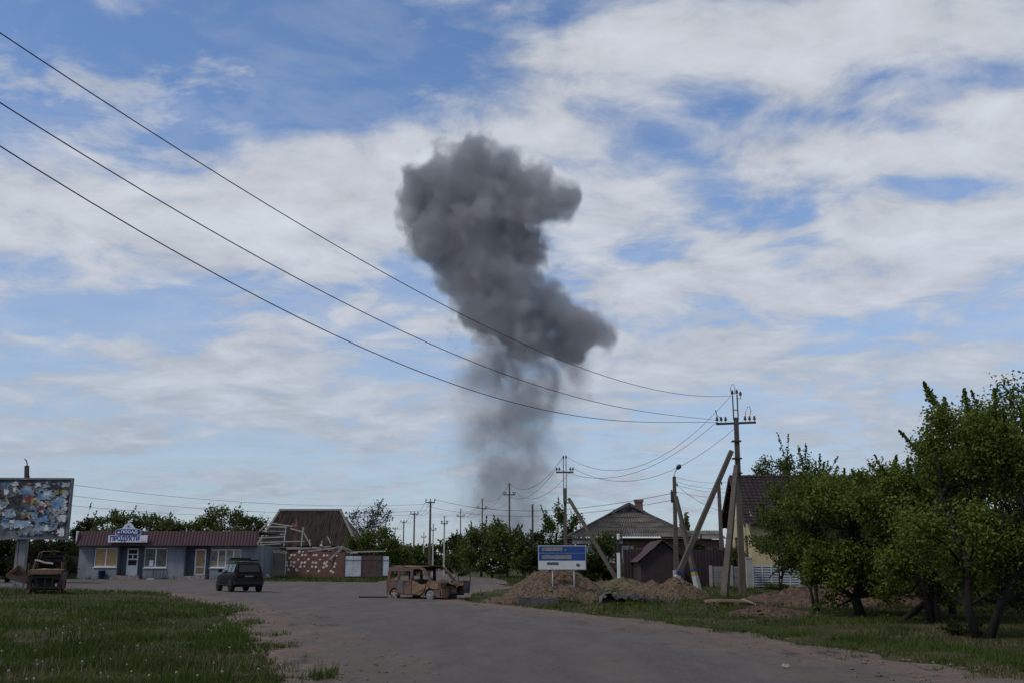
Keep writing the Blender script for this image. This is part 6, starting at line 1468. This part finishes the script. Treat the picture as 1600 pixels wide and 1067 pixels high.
# low green shrub on the bank and small plants
tpx('low_shrub', 'low dark green shrub growing before the black sheet', 972, 42.5, 938, 15, 'mid', 80, nleaf=1500, ls=.08, cat='shrub', group='low shrubs', cb=.0, nclump=16, shoots=6, tr=.02)
tpx('low_shrub', 'low green shrub at the foot of the white fence', 1210, 55.0, 908, 24, 'mid', 81, nleaf=1800, ls=.10, cat='shrub', group='low shrubs', cb=.0, nclump=18, shoots=4, tr=.02)
tpx('low_shrub', 'weedy tuft at the right end of the grey slab', 880, 44.8, 938, 9, 'light', 82, nleaf=700, ls=.07, cat='shrub', group='low shrubs', cb=.0, nclump=10, shoots=8, tr=.012)
tpx('low_shrub', 'weedy clump in the grass below the loose earth', 1168, 33.0, 960, 13, 'mid', 83, nleaf=1100, ls=.06, cat='shrub', group='low shrubs', cb=.0, nclump=12, shoots=6, tr=.012)
tpx('low_shrub', 'small dark bush beside the trunk of the largest tree', 1490, 24.5, 962, 26, 'deep', 84, nleaf=1300, ls=.06, cat='shrub', group='low shrubs', cb=.0, nclump=14, shoots=8, tr=.012)
# dark board fence seen left of the shop
Yf = 79.0; a, b = X(-60, Yf), X(121, Yf); gz = G(X(80, Yf), Yf) - .2
fe = thing('dark_board_fence', 'dark board fence between the billboard and the shop', 'fence', (a, Yf, gz)); n = 36; pw = (b - a) / n
_bd = None
for i in range(n):
    if _bd is None: o = MB().box(.01, pw - .01, 0, .03, 0, 1.95).build('board', M('board_dark', (.022, .019, .017), .9, .3, 2), fe); _bd = o.data
    else: o = bpy.data.objects.new('board', _bd); col.objects.link(o); o.parent = fe
    o.location = (i * pw, 0, random.Random(i).uniform(-.05, .05))
# pale concrete gate post deep under the right trees
x = X(1568, 44); o = thing('concrete_stub', 'pale concrete fence post seen under the trees at the right edge', 'post', (x, 44, G(x, 44))); MB().box(-.22, .22, -.1, .1, -.1, 1.3).build('shaft', CONC, o); MB().box(-.5, .9, .05, .15, -.1, .75).build('panel', CONC, o)
# litter on the road
x, y = _hit(1228, 1044); tag(MB().panel([(-.06, 0), (-.02, .045), (.02, .02), (.05, .03), (.07, 0), (.01, -.02)], [], .05, lambda u, v, q: (u, q + .4 * v, v + .02)).build('paper_litter', M('litter_white', (.26, .25, .24)), None, (x, y, G(x, y) + .02)), 'small crumpled white litter on the road', 'litter')
# ------------------------------------------------------------------ grass and dandelions
GRASS = leaf_mat('grass_blade', (.014, .028, .004), (.082, .115, .020), tr=.3, clump=.5)
DRY = leaf_mat('grass_dry', (.085, .070, .038), (.19, .155, .085), tr=.25, clump=.6)
def blades(xy, hgt, wid, rng, dz=-.02):
    n = len(xy); z = terrain(xy[:, 0], xy[:, 1]) + dz
    a = rng.uniform(0, 2 * math.pi, n); lean = rng.uniform(.1, .75, n); d = rng.uniform(0, 2 * math.pi, n)
    sx, sy = np.cos(a) * wid / 2, np.sin(a) * wid / 2
    b = np.stack([xy[:, 0], xy[:, 1], z], 1)
    tip = b + np.stack([np.cos(d) * lean * hgt, np.sin(d) * lean * hgt, hgt], 1)
    s = np.stack([sx, sy, 0 * sx], 1)
    return np.stack([b - s, b + s, tip], 1)
def scatter(n, x0, x1, y0, y1, rng, p=1.0):
    """density falls with distance from the road's near end"""
    u = rng.uniform(0, 1, n); y = 1 / (1 / y0 + u * (1 / y1 - 1 / y0))
    x = rng.uniform(-1, 1, n) * (y * .60 + 2); return np.stack([x, y], 1)
def grass_field(name, label, n, y0, y1, sel, seed, hk=1.0, dry=.0, mat=None, wk=1.0):
    rng = np.random.default_rng(seed); P = scatter(n, 0, 0, y0, y1, rng); P = P[sel(P[:, 0], P[:, 1])]
    cl = fbm(P[:, 0] * .9, P[:, 1] * .6, seed, 4); fine = fbm(P[:, 0] * 4, P[:, 1] * 4, seed + 5, 3)
    keep = rng.uniform(0, 1, len(P)) < np.clip((cl - .30) * 3.5, .30, 1)
    P, cl, fine = P[keep], cl[keep], fine[keep]
    d = P[:, 1]
    h = (.05 + .20 * np.clip(cl - .2, 0, 1) + .16 * np.clip(fine - .45, 0, 1)) * rng.uniform(.6, 1.35, len(P)) * hk
    wd = (.010 + .00060 * d) * rng.uniform(.7, 1.4, len(P)) * wk
    o = raw_mesh(name, blades(P, h, wd, rng), 3, mat or GRASS); return tag(o, label, 'grass', kind='stuff')
left = lambda x, y: (x < road_left(y) + .1 + (fbm(x * 2.2, y * 1.6, 71, 3) - .42) * 3.0) & (y < 54)
rightv = lambda x, y: (x > road_right(y) - .1 - (fbm(x * 2.2, y * 1.6, 72, 3) - .45) * 2.4) & (y < 74) & (fbm(x * .55, y * .3, 91, 3) > .30)
back = lambda x, y: (~on_road(x, y)) & (y > 72) & (x < 6)
grass_field('left_grass', 'green meadow grass on the left verge', 330000, 12.5, 54, left, 101, .85)
grass_field('left_dry_grass', 'straw-coloured dry stalks in the left meadow', 50000, 12.5, 54, lambda x, y: left(x, y) & (fbm(x * .35 + 3, y * .25, 92, 4) > .48), 102, 1.0, mat=DRY, wk=.7)
grass_field('right_grass', 'green grass on the right verge', 230000, 14, 74, rightv, 103, .8)
grass_field('right_dry_grass', 'dry yellowish grass along the right verge', 80000, 14, 50, lambda x, y: (x > road_right(y) - .3) & (fbm(x * .4 + 9, y * .2, 93, 4) > .46), 104, .55, mat=DRY)
grass_field('back_grass', 'grass along the far side of the road and before the brick wall', 120000, 70, 130, back, 105, 1.8, wk=.9)
grass_field('left_weeds', 'taller weed tufts in the left meadow', 60000, 12.5, 54, lambda x, y: left(x, y) & (fbm(x * 1.1 + 5, y * .9, 94, 4) > .60), 106, 1.7)
grass_field('mound_weeds', 'weeds growing around the earth mounds', 60000, 38, 62, lambda x, y: (x > 0) & (x < 17) & (x > road_right(y)) & (fbm(x * .9 + 2, y * .7, 95, 4) > .57), 107, 2.0)
# dandelion clocks
rng = np.random.default_rng(7); P = scatter(900, 0, 0, 13, 48, rng); P = P[left(P[:, 0] + .6, P[:, 1])][:170]
bm = bmesh.new()
for x, y in P:
    z = G(x, y); h = rng.uniform(.06, .24); r = rng.uniform(.011, .021)
    bmesh.ops.create_icosphere(bm, subdivisions=1, radius=r, matrix=Matrix.Translation((x, y, z + h)))
    v = [bm.verts.new(q) for q in ((x - .0012, y, z), (x + .0012, y, z), (x + .0012, y, z + h), (x - .0012, y, z + h))]; bm.faces.new(v)
me = bpy.data.meshes.new('dandelion_clocks'); bm.to_mesh(me); bm.free(); me.materials.append(M('dandelion_fluff', (.24, .24, .21), .95, .15))
o = bpy.data.objects.new('dandelion_clocks', me); col.objects.link(o); tag(o, 'white dandelion clocks scattered through the left meadow', 'dandelions', kind='stuff')
# stones and clods along the road edges
rng = np.random.default_rng(17); P = scatter(2600, 0, 0, 13, 50, rng)
dl = P[:, 0] - road_left(P[:, 1]); dr = road_right(P[:, 1]) - P[:, 0]
P = P[((dl > -.3) & (dl < 2.6) & (rng.uniform(0, 1, len(P)) < .8)) | ((dr > -.3) & (dr < 2.0))]
bm = bmesh.new()
for x, y in P:
    r = rng.uniform(.012, .045) * (1 + (y > 25) * .6); mtx = Matrix.Translation((x, y, G(x, y) + .01)) @ Matrix.Diagonal((rng.uniform(.8, 1.6), rng.uniform(.8, 1.4), .6, 1))
    bmesh.ops.create_icosphere(bm, subdivisions=1, radius=r, matrix=mtx)
me = bpy.data.meshes.new('gravel'); bm.to_mesh(me); bm.free(); me.materials.append(M('gravel_stone', (.11, .095, .082), .95, .4, 8))
o = bpy.data.objects.new('gravel', me); col.objects.link(o); tag(o, 'loose gravel and clods along the road edges', 'gravel', kind='stuff')
